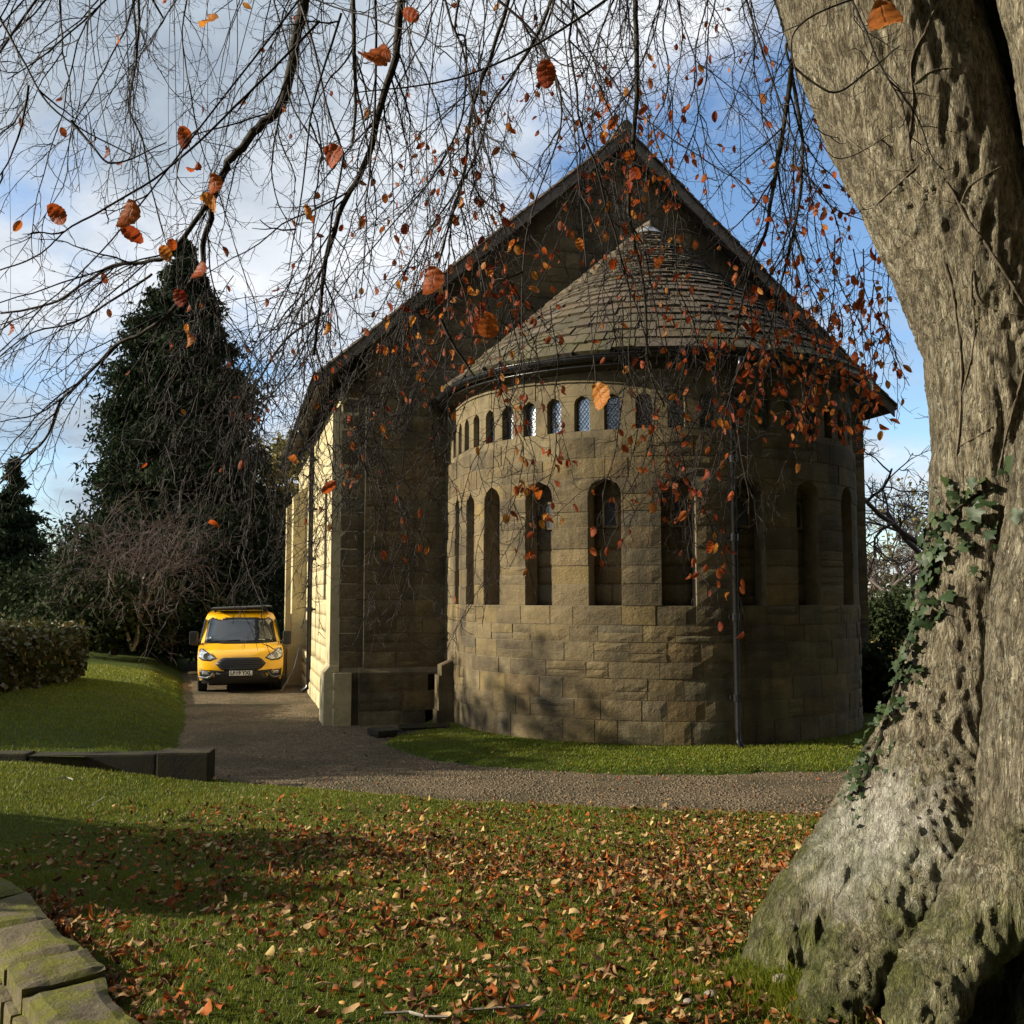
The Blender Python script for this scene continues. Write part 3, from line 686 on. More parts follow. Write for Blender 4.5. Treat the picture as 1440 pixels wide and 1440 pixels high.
for sg in (0, 1):
    mir = (lambda w: w) if sg == 0 else (lambda w: NW - w)
    for k in range(nco):
        w0 = -OVER - 0.05 + (NW / 2 + OVER) * k / nco; w1 = w0 + (NW / 2 + OVER) / nco * 1.35; t = -VO - 0.06 - rnd.uniform(0, 0.03)
        while t < NL:
            dt = rnd.uniform(0.35, 0.6); zf = lambda w: EAVE + (w + OVER) * SLOPE
            b0 = 0.05 + rnd.uniform(0, 0.012); vs = [nave(mir(w), tt, z) for w, tt, z in ((w0, t, zf(w0) + b0), (w0, t + dt - 0.01, zf(w0) + b0), (w1, t + dt - 0.01, zf(w1) + 0.02), (w1, t, zf(w1) + 0.02), (w0, t, zf(w0)), (w0, t + dt - 0.01, zf(w0)), (w1, t + dt - 0.01, zf(w1) - 0.01), (w1, t, zf(w1) - 0.01))]
            ti.add(vs, [(0, 1, 2, 3), (0, 4, 5, 1), (0, 3, 7, 4), (1, 5, 6, 2)]); tr += [rnd.random()] * 8; t += dt
link('roof_tiles', mesh_np('roof_tiles', ti.V, np.array(ti.F), M['tile'], attr={'rnd': tr}), nave_roof)['kind'] = 'stuff'
rt = MB(); rt.tube([nave(NW / 2, t, RIDGE + 0.06) for t in (-VO - 0.06, 4, NL + 0.3)], 0.13, 8); rt.build('ridge_tile', M['tile'], nave_roof)
# small stepped pier against the junction of apse and nave
for k, (z0, z1, d) in enumerate(((-0.2, 0.28, 0.30), (0.28, 0.60, 0.27), (0.60, 0.88, 0.27), (0.88, 1.15, 0.22))):
    b = MB(); s0, s1 = 0.55, 0.92
    b.add([apse(s, z, o) for s in (s0, s1) for z, o in ((z0, -0.02), (z0, d), (z1 - (0.1 if k == 3 else 0), d), (z1 - 0.004, -0.02))], [(0, 1, 2, 3), (7, 6, 5, 4), (0, 4, 5, 1), (1, 5, 6, 2), (2, 6, 7, 3)])
    b.build('pier_stone', M['stone'], church)
# ---------------------------------------------------------------- ground, paths, lawns
def pts_ground(l, z): return [tuple(onground(x, y, z))[:2] for x, y in l]
FRONT_EDGE = pts_ground([(-60, 1062), (150, 1085), (312, 1097), (450, 1108), (640, 1125), (900, 1137), (1180, 1148), (1500, 1152)], 0.03)
LEFT_EDGE = [(-3.62, 12.45), (-4.45, 13.6), (-4.95, 15.3), (-5.6, 18.0), (-6.6, 21.0), (-7.75, 24.5), (-9.2, 29.0), (-12, 38), (-16, 50)]
APSE_EDGE = pts_ground([(520, 1034), (560, 1052), (610, 1066), (690, 1077), (790, 1083), (900, 1086), (1050, 1085), (1210, 1081), (1300, 1078)], 0.03)
fy = lambda x: np.interp(x, [p[0] for p in FRONT_EDGE], [p[1] for p in FRONT_EDGE])
lx = lambda y: np.interp(y, [p[1] for p in LEFT_EDGE], [p[0] for p in LEFT_EDGE])
ay = lambda x: np.interp(x, [p[0] for p in APSE_EDGE], [p[1] for p in APSE_EDGE])
def z_front(x, y):
    d = fy(x) + 0.10 * fbm(x * 1.3, y * 1.3, 0.5, 3) + 0.14 * fbm(x * 5, y * 5, 1.5, 3) - y
    base = 0.07 + 0.46 * sm((11.0 - y) / 6.6) + 0.27 * sm((-x - 3.0) / 3.0) * sm((y - 6.5) / 4.0)
    return np.where(d < 0.30, -0.05 + (base + 0.05) * sm((d + 0.06) / 0.36), base) + 0.022 * fbm(x * 1.1, y * 1.1, 2.2, 3)
def z_left(x, y):
    d = lx(y) + 0.12 * fbm(x * 1.1, y * 1.1, 7.5, 3) + 0.14 * fbm(x * 4, y * 4, 6.5, 3) - x
    base = 0.10 + 0.28 * sm(d / 1.1) + 0.10 * np.clip(d - 0.6, 0, 4.5) + 0.03 * np.clip(d - 5.1, 0, 20)
    dw = y - (12.5 + (x + 3.55) * 0.0755); t_ = sm(dw / 2.2)
    base = np.where(x > -12, (0.37 + 0.016 * (-3.55 - x)) * (1 - t_) + base * t_, base)
    return np.where(d < 0.3, -0.05 + (base + 0.05) * sm((d + 0.05) / 0.35), base) + 0.03 * sm(dw) * fbm(x * 0.8, y * 0.8, 4.2, 3)
def z_apse(x, y):
    d = y - ay(x) - 0.10 * fbm(x * 1.5, y * 1.5, 3.5, 3) - 0.16 * fbm(x * 5, y * 5, 4.5, 3); d = np.minimum(d, (x + 2.0 - 0.15 * (y - 16)) * 1.2)
    base = 0.05 + 0.06 * sm(d / 1.6)
    return -0.05 + (base + 0.05) * sm((d + 0.05) / 0.3) + 0.01 * fbm(x * 2, y * 2, 1.2, 3)
def sheet(name, x0, x1, y0, y1, step, zf, mat, keep=None):
    xs = np.arange(x0, x1 + step, step); ys = np.arange(y0, y1 + step, step)
    X, Y = np.meshgrid(xs, ys); Z = zf(X, Y); nx = len(xs)
    V = np.stack([X, Y, Z], -1).reshape(-1, 3)
    i = (np.arange(len(ys) - 1)[:, None] * nx + np.arange(nx - 1)[None, :]).ravel()
    Q = np.stack([i, i + 1, i + nx + 1, i + nx], -1)
    if keep is not None:
        k = keep(V[:, 0], V[:, 1])[Q].any(1); Q = Q[k]
        u, inv = np.unique(Q, return_inverse=True); V = V[u]; Q = inv.reshape(-1, 4)
    return tag(link(name, mesh_np(name, V, Q, mat, True)), kind='structure')
sheet('ground', -1500, 1500, -300, 2600, 100, lambda x, y: -0.12 + 0 * x, M['far'])
sheet('grounds', -60, 70, -10, 110, 1.0, lambda x, y: -0.06 + 0.03 * fbm(x * 0.3, y * 0.3, 0, 2), M['far'])
zc = 0.60
R_ = [onground(x, y, zc) for x, y in ((215, 1475), (196, 1432), (152, 1390), (148, 1358), (135, 1348), (108, 1318), (78, 1302), (66, 1278), (40, 1252), (10, 1236), (-40, 1215), (-120, 1185))]
L_ = [onground(x, y, zc) for x, y in ((90, 1475), (68, 1440), (48, 1412), (30, 1392), (18, 1372), (0, 1345), (-25, 1318), (-45, 1300), (-70, 1275), (-100, 1255), (-150, 1230), (-230, 1195))]
wy_ = [(a.y + b_.y) / 2 for a, b_ in zip(R_, L_)]; wx_ = [a.x * 0.55 + b_.x * 0.45 for a, b_ in zip(R_, L_)]
wallx = lambda y: np.where(y > wy_[-1], -99.0, np.interp(y, wy_, wx_))
path = sheet('gravel_path', -14, 12, 8.5, 36, 0.12, lambda x, y: -0.012 + 0.02 * fbm(x * 0.7, y * 0.7, 6.1, 3), M['gravel'], lambda x, y: ~((x > 4.5) & (y > 17.0)))
lawn_front = sheet('lawn', -11, 12, 1.0, 13.5, 0.09, z_front, M['lawn'], lambda x, y: (x > wallx(y) - 0.02) & (y < fy(x) + 0.3) & ~((x < -3.66) & (y > 12.40 + (x + 3.55) * 0.0755)))
lawn_left = sheet('grass_bank', -32, -3, 11.1, 50, 0.16, z_left, M['lawn'], lambda x, y: (x < lx(y) + 0.3) & (y > 12.33 + (x + 3.55) * 0.0755))
lawn_apse = sheet('grass_verge', -2.4, 11, 12.4, 19, 0.08, z_apse, M['lawn'], lambda x, y: (y > ay(x) - 0.3) & (x > -2.3))

def blades(name, n, region, zf, hmin, hmax, wid, parent, seed, dens=None):
    r = np.random.default_rng(seed)
    x = r.uniform(region[0], region[1], n); y = region[2] + (region[3] - region[2]) * r.random(n)
    z = zf(x, y); k = z > 0.0
    if dens is not None: k &= r.random(n) < dens(x, y)
    px, py = project(np.stack([x, y, z], -1)); k &= (px > -60) & (px < 1500) & (py < 1490)
    x, y, z = x[k], y[k], z[k]; n = len(x)
    tuft = 0.6 + 0.8 * (fbm(x * 1.7, y * 1.7, 3, 3) * 0.9 + 0.5)
    h = r.uniform(hmin, hmax, n) * tuft; a = r.uniform(0, 2 * math.pi, n); b = r.uniform(0, 2 * math.pi, n)
    lean = h * r.uniform(0.15, 0.9, n); w = wid * r.uniform(0.7, 1.3, n) * (0.6 + y / 14)
    dx, dy = np.cos(a) * w, np.sin(a) * w; lx_, ly_ = np.cos(b) * lean, np.sin(b) * lean
    z = z - 0.006
    P = np.stack([np.stack([x - dx, y - dy, z], -1), np.stack([x + dx, y + dy, z], -1),
                  np.stack([x + lx_ * 0.35 + dx * 0.7, y + ly_ * 0.35 + dy * 0.7, z + h * 0.6], -1), np.stack([x + lx_ * 0.35 - dx * 0.7, y + ly_ * 0.35 - dy * 0.7, z + h * 0.6], -1),
                  np.stack([x + lx_, y + ly_, z + h * 0.95], -1)], 1).reshape(-1, 3)
    i = np.arange(n) * 5
    me = mesh_np(name, P, [np.stack([i, i + 1, i + 2, i + 3], -1), np.stack([i + 3, i + 2, i + 4], -1)], M['grass_blade'], attr={'rnd': np.repeat(np.clip(r.random(n) * 0.8 + 0.25 * fbm(x * 0.9, y * 0.9, 8, 3), 0, 0.99), 5)})
    o = tag(link(name, me), 'short green grass blades growing on the ' + parent, 'grass', kind='stuff')
blades('grass', 330000, (-5.5, 5.5, 3.6, 7.2), z_front, 0.012, 0.042, 0.0017, 'leaf strewn front lawn', 1, lambda x, y: np.where(x > wallx(y) + 0.06, 1.0, 0.0))
blades('grass', 330000, (-9.5, 8, 7.2, 12.9), z_front, 0.012, 0.040, 0.0022, 'far part of the front lawn beside the gravel', 2, lambda x, y: np.where((x > -3.55) | (y < 12.2 + (x + 3.55) * 0.0755), 1.0, 0.0))
blades('grass', 130000, (-14, -3.4, 11.7, 26), z_left, 0.02, 0.05, 0.0030, 'shaded bank behind the low kerb wall', 3, lambda x, y: np.where((x < lx(y) + 0.1) & (y > 12.5 + (x + 3.55) * 0.0755), 1.0, 0.0))
blades('grass', 130000, (-2.3, 8, 13.0, 17.5), z_apse, 0.015, 0.04, 0.0026, 'verge at the foot of the apse', 4)
gr_ = np.random.default_rng(61); n = 42000; x = gr_.uniform(-7, 7, n); y = gr_.uniform(9.8, 20, n)
k = (z_front(x, y) < 0.0) & ((z_apse(x, y) < 0) | (y < ay(x))) & (x > lx(y) - 0.1) & (gr_.random(n) < np.clip(0.55 + 1.1 * fbm(x * 0.9, y * 0.9, 5, 3), 0.1, 1)); x, y = x[k], y[k]; n = len(x)
sz = gr_.uniform(0.007, 0.019, n); an = gr_.uniform(0, 6.28, n); bz_ = -0.012 + 0.02 * fbm(x * 0.7, y * 0.7, 6.1, 3)
Pq = np.stack([np.stack([x + np.cos(an + q * 1.571) * sz * w_, y + np.sin(an + q * 1.571) * sz * w_, bz_ + hh], -1) for w_, hh in ((1, np.zeros(n) - 0.002), (0.6, sz * 0.75)) for q in range(4)], 1).reshape(-1, 3); i = np.arange(n) * 8
tag(link('gravel', mesh_np('gravel', Pq, [np.stack([i + a, i + b_, i + c_, i + d_], -1) for a, b_, c_, d_ in ((4, 5, 6, 7), (0, 1, 5, 4), (1, 2, 6, 5), (2, 3, 7, 6), (3, 0, 4, 7))], M['grit'], attr={'rnd': np.repeat(gr_.random(n), 8)})), 'loose gravel stones lying on the curved drive', 'gravel', kind='stuff')
# low kerb wall across the left lawn
kerb = empty('kerb_wall', (-3.6, 12.3, 0), 'low dark stone kerb wall between the lawn and the grass bank', 'wall')
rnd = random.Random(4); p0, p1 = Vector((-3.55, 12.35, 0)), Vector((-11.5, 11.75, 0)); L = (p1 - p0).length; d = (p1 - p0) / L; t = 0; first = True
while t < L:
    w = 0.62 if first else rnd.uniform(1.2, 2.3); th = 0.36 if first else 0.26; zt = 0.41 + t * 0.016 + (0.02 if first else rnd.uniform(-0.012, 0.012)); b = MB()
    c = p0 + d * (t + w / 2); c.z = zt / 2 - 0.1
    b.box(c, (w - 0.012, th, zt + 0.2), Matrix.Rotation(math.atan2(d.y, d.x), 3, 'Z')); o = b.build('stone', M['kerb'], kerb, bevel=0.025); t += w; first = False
# drain stones and pit beside the apse
drain = empty('drain_cover', onground(548, 1030, 0.02), 'flat worn stone slab and low kerb round a drain pit by the apse', 'drain')
b = MB(); b.box(onground(541, 1029, 0.05), (0.42, 0.5, 0.10), Matrix.Rotation(0.5, 3, 'Z')); b.build('slab', M['kerb'], drain, bevel=0.02)
b = MB(); b.tube([onground(560, 1024, 0.1), onground(632, 1022, 0.1)], 0.07, 6); b.build('kerb', M['kerb'], drain)
b = MB(); b.box((onground(560, 1034, 0.04) + onground(640, 1030, 0.04)) / 2, (0.95, 0.5, 0.06), Matrix.Rotation(0.15, 3, 'Z')); b.build('pit', M['void'], drain)  # raised dark box, its colour standing for the shade of the hollow

# mossy boundary wall at the near left corner: big coping stones on a rubble face
bw = empty('boundary_wall', (-2.0, 4.3, 0.4), 'mossy stone boundary wall with flat coping stones at the near left corner', 'wall')
zc = 0.60
cutf = [0, 1.15, 2.9, 4.55, 6.6, 8.1, 9.4, 11]
def ip(Ls, t):
    i = min(int(t), len(Ls) - 2); return Ls[i].lerp(Ls[i + 1], t - i)
for k, (a, b_) in enumerate(zip(cutf[:-1], cutf[1:])):
    nu, nv = 9, 7; vs = []; dz = random.Random(k).uniform(-0.012, 0.012)
    for i in range(nu):
        t = a + 0.02 + (b_ - a - 0.04) * i / (nu - 1)
        for j in range(nv):
            p = ip(L_, t).lerp(ip(R_, t), j / (nv - 1))
            e = 0.016 if (i in (0, nu - 1) or j in (0, nv - 1)) else 0
            w_ = 0.012 * float(fbm(p.x * 9, p.y * 9, k * 3.1, 4))
            vs.append((p.x + w_, p.y + w_, zc + dz - e + 0.022 * float(fbm(p.x * 5, p.y * 5, k * 1.7, 4))))
    per = [j for j in range(nv)] + [i * nv + nv - 1 for i in range(1, nu)] + [(nu - 1) * nv + j for j in range(nv - 2, -1, -1)] + [i * nv for i in range(nu - 2, 0, -1)]
    fs = [(i * nv + j, (i + 1) * nv + j, (i + 1) * nv + j + 1, i * nv + j + 1) for i in range(nu - 1) for j in range(nv - 1)]
    n0 = len(vs); vs += [(vs[q][0], vs[q][1], vs[q][2] - 0.10) for q in per]; n = len(per)
    fs += [(per[q], per[(q + 1) % n], n0 + (q + 1) % n, n0 + q) for q in range(n)]
    m = MB(); m.add(vs, fs); m.build('coping_stone', M['coping'], bw, smooth=False)
rnd = random.Random(12)                       # rubble on the face below
for row in range(6):
    t = rnd.uniform(0, 0.4); z1 = zc - 0.09 - row * 0.13
    while t < 10.6:
        dt = rnd.uniform(0.5, 1.3); a, b_ = ip(L_, t), ip(L_, min(t + dt, 10.95)); out = Vector((-0.72, -0.69, 0))
        q = (a + b_) / 2 - out * (0.07 + rnd.uniform(-0.01, 0.02)); q.z = z1 - 0.062
        w = (b_ - a).length; ang = math.atan2(b_.y - a.y, b_.x - a.x)
        m = MB(); m.box(q, (w * 0.96, 0.24, 0.122), Matrix.Rotation(ang + rnd.uniform(-0.05, 0.05), 3, 'Z')); m.build('stone', M['coping'], bw, bevel=0.022); t += dt
# ---------------------------------------------------------------- the beech
def interp(tab, z):
    tab = sorted(tab); return np.interp(z, [t[0] for t in tab], [t[1] for t in tab])
def smooth1(v, k):
    for _ in range(k): v = np.concatenate([[v[0]], (v[:-2] + 2 * v[1:-1] + v[2:]) / 4, [v[-1]]])
    return v
beech = empty('beech_tree', (2.7, 5.4, 0.5), 'huge old grey beech with drooping branches and rust coloured leaves', 'tree')
# the bole is a bundle of fused stems and buttress roots: each is followed by its left edge, its radius and its distance
STEMS = [[(-1500, 760, .10, 5.6), (-900, 880, .26, 5.6), (-420, 985, .38, 5.6), (-200, 1030, .45, 5.6), (0, 1090, .51, 5.6), (100, 1124, .50, 5.6), (200, 1168, .47, 5.55), (300, 1215, .43, 5.5), (400, 1262, .39, 5.5), (500, 1300, .36, 5.5), (600, 1313, .31, 5.45), (700, 1312, .28, 5.45), (800, 1302, .26, 5.4), (900, 1282, .26, 5.38), (1000, 1250, .27, 5.33), (1100, 1192, .30, 5.28), (1150, 1163, .31, 5.25), (1200, 1126, .32, 5.2), (1250, 1092, .29, 5.18), (1300, 1066, .24, 5.15), (1350, 1050, .18, 5.1), (1420, 1036, .12, 5.0)],
         [(960, 1292, .15, 5.30), (1060, 1262, .22, 5.15), (1150, 1232, .25, 4.98), (1250, 1196, .21, 4.78), (1330, 1160, .17, 4.58), (1400, 1124, .14, 4.42), (1480, 1088, .11, 4.3)],
         [(330, 1490, .25, 4.9), (450, 1470, .42, 4.75), (560, 1455, .5, 4.62), (623, 1437, .50, 4.58), (773, 1411, .48, 4.54), (857, 1397, .46, 4.52), (960, 1391, .44, 4.5), (1127, 1382, .38, 4.48), (1173, 1373, .34, 4.58), (1207, 1354, .29, 4.55), (1253, 1330, .23, 4.5), (1293, 1310, .19, 4.45), (1330, 1279, .17, 4.4), (1363, 1254, .16, 4.35), (1440, 1240, .14, 4.25), (1520, 1236, .12, 4.2)],
         [(250, 1545, .28, 5.1), (450, 1520, .5, 4.8), (960, 1452, .5, 4.75), (1200, 1438, .42, 4.6), (1300, 1426, .33, 4.5), (1440, 1416, .28, 4.3), (1520, 1412, .25, 4.2)],
         [(-1300, 1250, .10, 5.0), (-800, 1310, .25, 5.0), (-420, 1345, .36, 5.0), (0, 1406, .36, 4.95), (100, 1427, .36, 4.95), (200, 1441, .40, 4.95), (300, 1458, .44, 4.9), (450, 1478, .48, 4.8), (600, 1490, .35, 4.9), (760, 1500, .15, 5.0)]]
mb = MB()
for st_ in STEMS:
    n0 = len(mb.V); ks = 32; rows = []
    for (y0, x0, r0, Y0), (y1, x1, r1, Y1) in zip(st_[:-1], st_[1:]):
        for q in range(6): f = q / 6; rows.append((y0 + (y1 - y0) * f, x0 + (x1 - x0) * f, r0 + (r1 - r0) * f, Y0 + (Y1 - Y0) * f))
    rows.append(st_[-1]); vs = []
    for y, x, r, Y in rows:
        e = at(x, y, Y)
        dv = Vector((e.x, e.y, 0)).normalized(); sd_ = Vector((dv.y, -dv.x, 0)); c = e + sd_ * r
        vs += [c + Vector((math.cos(a) * r, math.sin(a) * r, 0)) for a in np.linspace(0, 2 * math.pi, ks, endpoint=False)]
    m = len(rows); mb.add(vs, [(i * ks + j, i * ks + (j + 1) % ks, (i + 1) * ks + (j + 1) % ks, (i + 1) * ks + j) for i in range(m - 1) for j in range(ks)] + [tuple(range(ks)), tuple(range((m - 1) * ks, m * ks))[::-1]])
n0 = 32; zz_ = np.linspace(-0.3, 8.6, 40); vs = []
for z in zz_:
    cx, cy, r = np.interp(z, [0, 2, 4, 6, 8.6], [3.25, 3.2, 3.1, 2.8, 2.3]), 6.0, np.interp(z, [0, 2, 4, 6, 8.6], [.75, .56, .58, .5, .12])
    vs += [(cx + math.cos(a) * r, cy + math.sin(a) * r, z) for a in np.linspace(0, 2 * math.pi, n0, endpoint=False)]
mb.add(vs, [(i * n0 + j, i * n0 + (j + 1) % n0, (i + 1) * n0 + (j + 1) % n0, (i + 1) * n0 + j) for i in range(39) for j in range(n0)] + [tuple(range(n0)), tuple(range(39 * n0, 40 * n0))[::-1]])
tmp = mb.build('trunk', M['bark'], None)
md = tmp.modifiers.new('r', 'REMESH'); md.mode = 'VOXEL'; md.voxel_size = 0.015
md = tmp.modifiers.new('s', 'SMOOTH'); md.factor = 0.5; md.iterations = 4
dg = bpy.context.evaluated_depsgraph_get(); tme = bpy.data.meshes.new_from_object(tmp.evaluated_get(dg)); bpy.data.objects.remove(tmp)
nv = len(tme.vertices); V = np.empty(nv * 3, np.float32); tme.vertices.foreach_get('co', V); V = V.reshape(-1, 3).astype(float)
NN = np.empty(nv * 3, np.float32); tme.vertices.foreach_get('normal', NN); NN = NN.reshape(-1, 3)
X, Y, Z = V.T
up_ = np.clip((Z - 3.2) / 1.5, 0, 1)             # smoother bark higher up on the left limb
d = 0.030 * fbm(X * 1.7, Y * 1.7, Z * 1.3, 3) + 0.010 * fbm(X * 6 + 4, Y * 6, Z * 1.2, 3)
rid = 1 - np.abs(fbm(X * 19 + 1.2 * fbm(X * 2, Y * 2, Z * 2), Y * 19, Z * 3.2, 3)) * 2.9; rid = np.maximum(rid, -0.25)
d += (0.026 - 0.012 * up_) * rid + 0.012 * fbm(X * 30, Y * 30, Z * 8, 3)
d += 0.04 * np.clip(fbm(X * 2.6 + 9, Y * 2.6, Z * 2.0, 3) - 0.25, 0, 1) - 0.02 * np.clip(fbm(X * 3.4 + 31, Y * 3.4, Z * 2.2, 3) - 0.30, 0, 1)
V = V + NN * d[:, None]
tme.vertices.foreach_set('co', V.astype(np.float32).ravel()); tme.polygons.foreach_set('use_smooth', np.ones(len(tme.polygons), bool)); tme.update()
tme.materials.clear(); tme.materials.append(M['bark']); tme.name = 'trunk'
Q = [tuple(p.vertices) for p in tme.polygons]
trunk = link('trunk', tme, beech)
from mathutils.bvhtree import BVHTree
def front_bvh():
    return BVHTree.FromPolygons([tuple(v) for v in V], Q)
BV = front_bvh()
def on_trunk(x, y, off=0.0):
    r = ray(x, y).normalized(); o = Vector((0, 0, CAMZ))
    h = BV.ray_cast(o, r)
    if h[0] is None:
        p, n, _, _ = BV.find_nearest(at(x, y, 5.2)); return p + n * off, n
    n = h[1] if h[1].dot(r) < 0 else -h[1]
    return h[0] + n * off, n

# ---- overhead limbs, hanging branches, twigs
R2 = np.random.default_rng(5)
LIMBS = [[(1.5, 5.5, 6.3), (0.2, 5.3, 7.4), (-1.8, 5.0, 7.9), (-4.2, 5.2, 7.7), (-7.0, 5.6, 7.2)],
         [(1.9, 5.6, 6.5), (1.3, 7.4, 8.3), (0.2, 9.2, 9.6), (-1.6, 11.0, 10.2)],
         [(2.4, 4.9, 6.6), (1.2, 3.9, 6.2), (-0.4, 3.2, 5.7), (-2.6, 3.0, 5.2)],
         [(1.4, 5.5, 6.8), (-1.0, 7.0, 8.2), (-4.0, 8.6, 8.9), (-7.2, 9.8, 8.6)],
         [(2.6, 5.2, 6.4), (2.9, 7.0, 7.9), (2.7, 9.0, 9.2), (2.2, 10.6, 9.6)]]
def curve(P, n):
    P = np.asarray([tuple(p) for p in P], float); t = np.linspace(0, len(P) - 1, n); i = np.clip(t.astype(int), 0, len(P) - 2); f = (t - i)[:, None]
    p0 = P[np.maximum(i - 1, 0)]; p1 = P[i]; p2 = P[i + 1]; p3 = P[np.minimum(i + 2, len(P) - 1)]
    return 0.5 * (2 * p1 + (p2 - p0) * f + (2 * p0 - 5 * p1 + 4 * p2 - p3) * f ** 2 + (3 * p1 - p0 - 3 * p2 + p3) * f ** 3)
limbpts = []
for Lm in LIMBS:
    P = curve(Lm, 30); limbpts.append(P)
    t = Tubes(); t.add(P + 0.03 * R2.normal(size=P.shape), np.linspace(0.15, 0.05, 30), 8); link('limb', t.mesh('limb', M['branch']), beech)
limbpts = np.concatenate(limbpts)
def wander(P, amp, rng):
    n = len(P); w = rng.normal(size=(n, 3)); w[0] = 0; w = np.cumsum(w, 0); w = w - np.linspace(0, 1, n)[:, None] * w[-1] * 0.6
    return P + w * amp
TW = Tubes(); nodes = []; CROWN = Tubes()                      # nodes: places a leaf may hang from
def env(px): return np.interp(px, [-100, 0, 100, 200, 300, 400, 560, 640, 720, 800, 880, 960, 1060, 1100, 1160, 1220, 1290, 1330], [640, 690, 640, 830, 900, 880, 930, 900, 880, 800, 860, 880, 870, 720, 650, 620, 560, 200])
def rot_about(t, ang, az):
    t = t / (np.linalg.norm(t) + 1e-9); u = np.cross(t, [0.3, 0.5, 0.8]); u /= np.linalg.norm(u) + 1e-9; w = np.cross(t, u)
    return t * math.cos(ang) + (u * math.cos(az) + w * math.sin(az)) * math.sin(ang)
def grow(p, d, L, n, grav, wig, rng):
    P = [p]; d = d / (np.linalg.norm(d) + 1e-9); st = L / n
    for k in range(n):
        d = d + np.array([0, 0, grav]) * st + rng.normal(size=3) * wig; d /= np.linalg.norm(d); P.append(P[-1] + d * st)
    return np.array(P)
def twig(p, d, L, r, rng, lev=0):
    n = 6 if lev == 0 else 3
    P = grow(p, d, L, n, -1.1 if lev == 0 else 0.9, 0.26 if lev == 0 else 0.28, rng)
    TW.add(P, np.linspace(r, r * 0.5, n + 1), 3); nodes.append(P[1:])
    if lev == 0:
        k = max(1, int(L / 0.075)); az = rng.uniform(0, 6.28)
        for i in range(k):
            f = (i + 0.6) / k * n; a = min(int(f), n - 1); q = P[a] + (P[a + 1] - P[a]) * (f - a)
            az += math.pi + rng.normal() * 0.5
            twig(q, rot_about(P[a + 1] - P[a], rng.uniform(0.6, 1.0), az), rng.uniform(0.25, 0.6) * L * (1 - 0.5 * i / k) * 0.7 + 0.03, r * 0.62, rng, 1)
def hangers(P, r0, rng, dens=0.10, lmin=0.14, lmax=0.5, start=0.0):
    """side twigs, alternate, along a hanging branch"""
    seg = np.linalg.norm(np.diff(P, axis=0), axis=1); cum = np.concatenate([[0], np.cumsum(seg)]); L = cum[-1]
    s = start + rng.uniform(0.02, 0.1); az = rng.uniform(0, 6.28)
    while s < L:
        i = min(np.searchsorted(cum, s) - 1, len(P) - 2); f = (s - cum[i]) / seg[i]; q = P[i] + (P[i + 1] - P[i]) * f
        px, py = project(q[None]); px, py = px[0], py[0]
        if -260 < px < 1330 and -200 < py < env(px) + 25:
            d = rot_about(P[i + 1] - P[i], rng.uniform(0.5, 1.0), az); d[1] *= 0.75
            twig(q, d, rng.uniform(lmin, lmax) * (1.0 - 0.55 * s / L), r0, rng)
        az += math.pi + rng.normal() * 0.6; s += dens * rng.uniform(0.6, 1.5)
def strand(x0, y0, Y, lean, rng, r=0.006, reach=1.0, dens=0.10, attach=True, lmax=0.55, wig=0.15, fork=0.10):
    p = np.array(at(x0, y0, Y)); d = np.array([lean, rng.normal() * 0.12, -1.0]); P = [p]; st = 0.11
    for k in range(90):
        d = d + np.array([rng.normal() * wig + (lean * 0.10), rng.normal() * wig * 0.8, -0.12]); d /= np.linalg.norm(d)
        P.append(P[-1] + d * st); px, py = project(P[-1][None])
        if py[0] > env(px[0]) * reach or px[0] < -250 or P[-1][2] < 1.2 or P[-1][1] < 1.2: break
    P = np.array(P); n = len(P)
    if attach:
        q = limbpts[np.argmin(np.linalg.norm(limbpts - p, axis=1) + rng.uniform(0, 1.2, len(limbpts)))]
        mid = (q + p) / 2; mid[2] = max(q[2], p[2]) + 0.1
        A = curve([q, mid, p], 8)[:-1]; full = np.concatenate([A, P])
    else: full = P
    TW.add(full, np.concatenate([np.full(len(full) - n, r), np.linspace(r, 0.0024, n)]), 4)
    hangers(P, 0.0030, rng, dens, lmax=lmax)
    for k in range(int(len(P) * fork)):          # forks that arch away and droop again
        i = int(rng.integers(1, max(2, len(P) - 3))); q = P[i]; px, py = project(q[None])
        if py[0] < -60 or px[0] < -150: continue
        dd = rot_about(P[i + 1] - P[i] if i + 1 < len(P) else P[i] - P[i - 1], rng.uniform(0.5, 1.1), rng.uniform(0, 6.28)); dd[1] *= 0.6
        B = grow(q, dd, rng.uniform(0.45, 1.25), 12, -0.9, 0.13, rng); bx, by = project(B); B = B[(by < env(bx) + 10)]
        if len(B) > 4: TW.add(B, np.linspace(r * 0.6, 0.002, len(B)), 4); hangers(B, 0.0027, rng, 0.085, 0.10, 0.36)
    return P
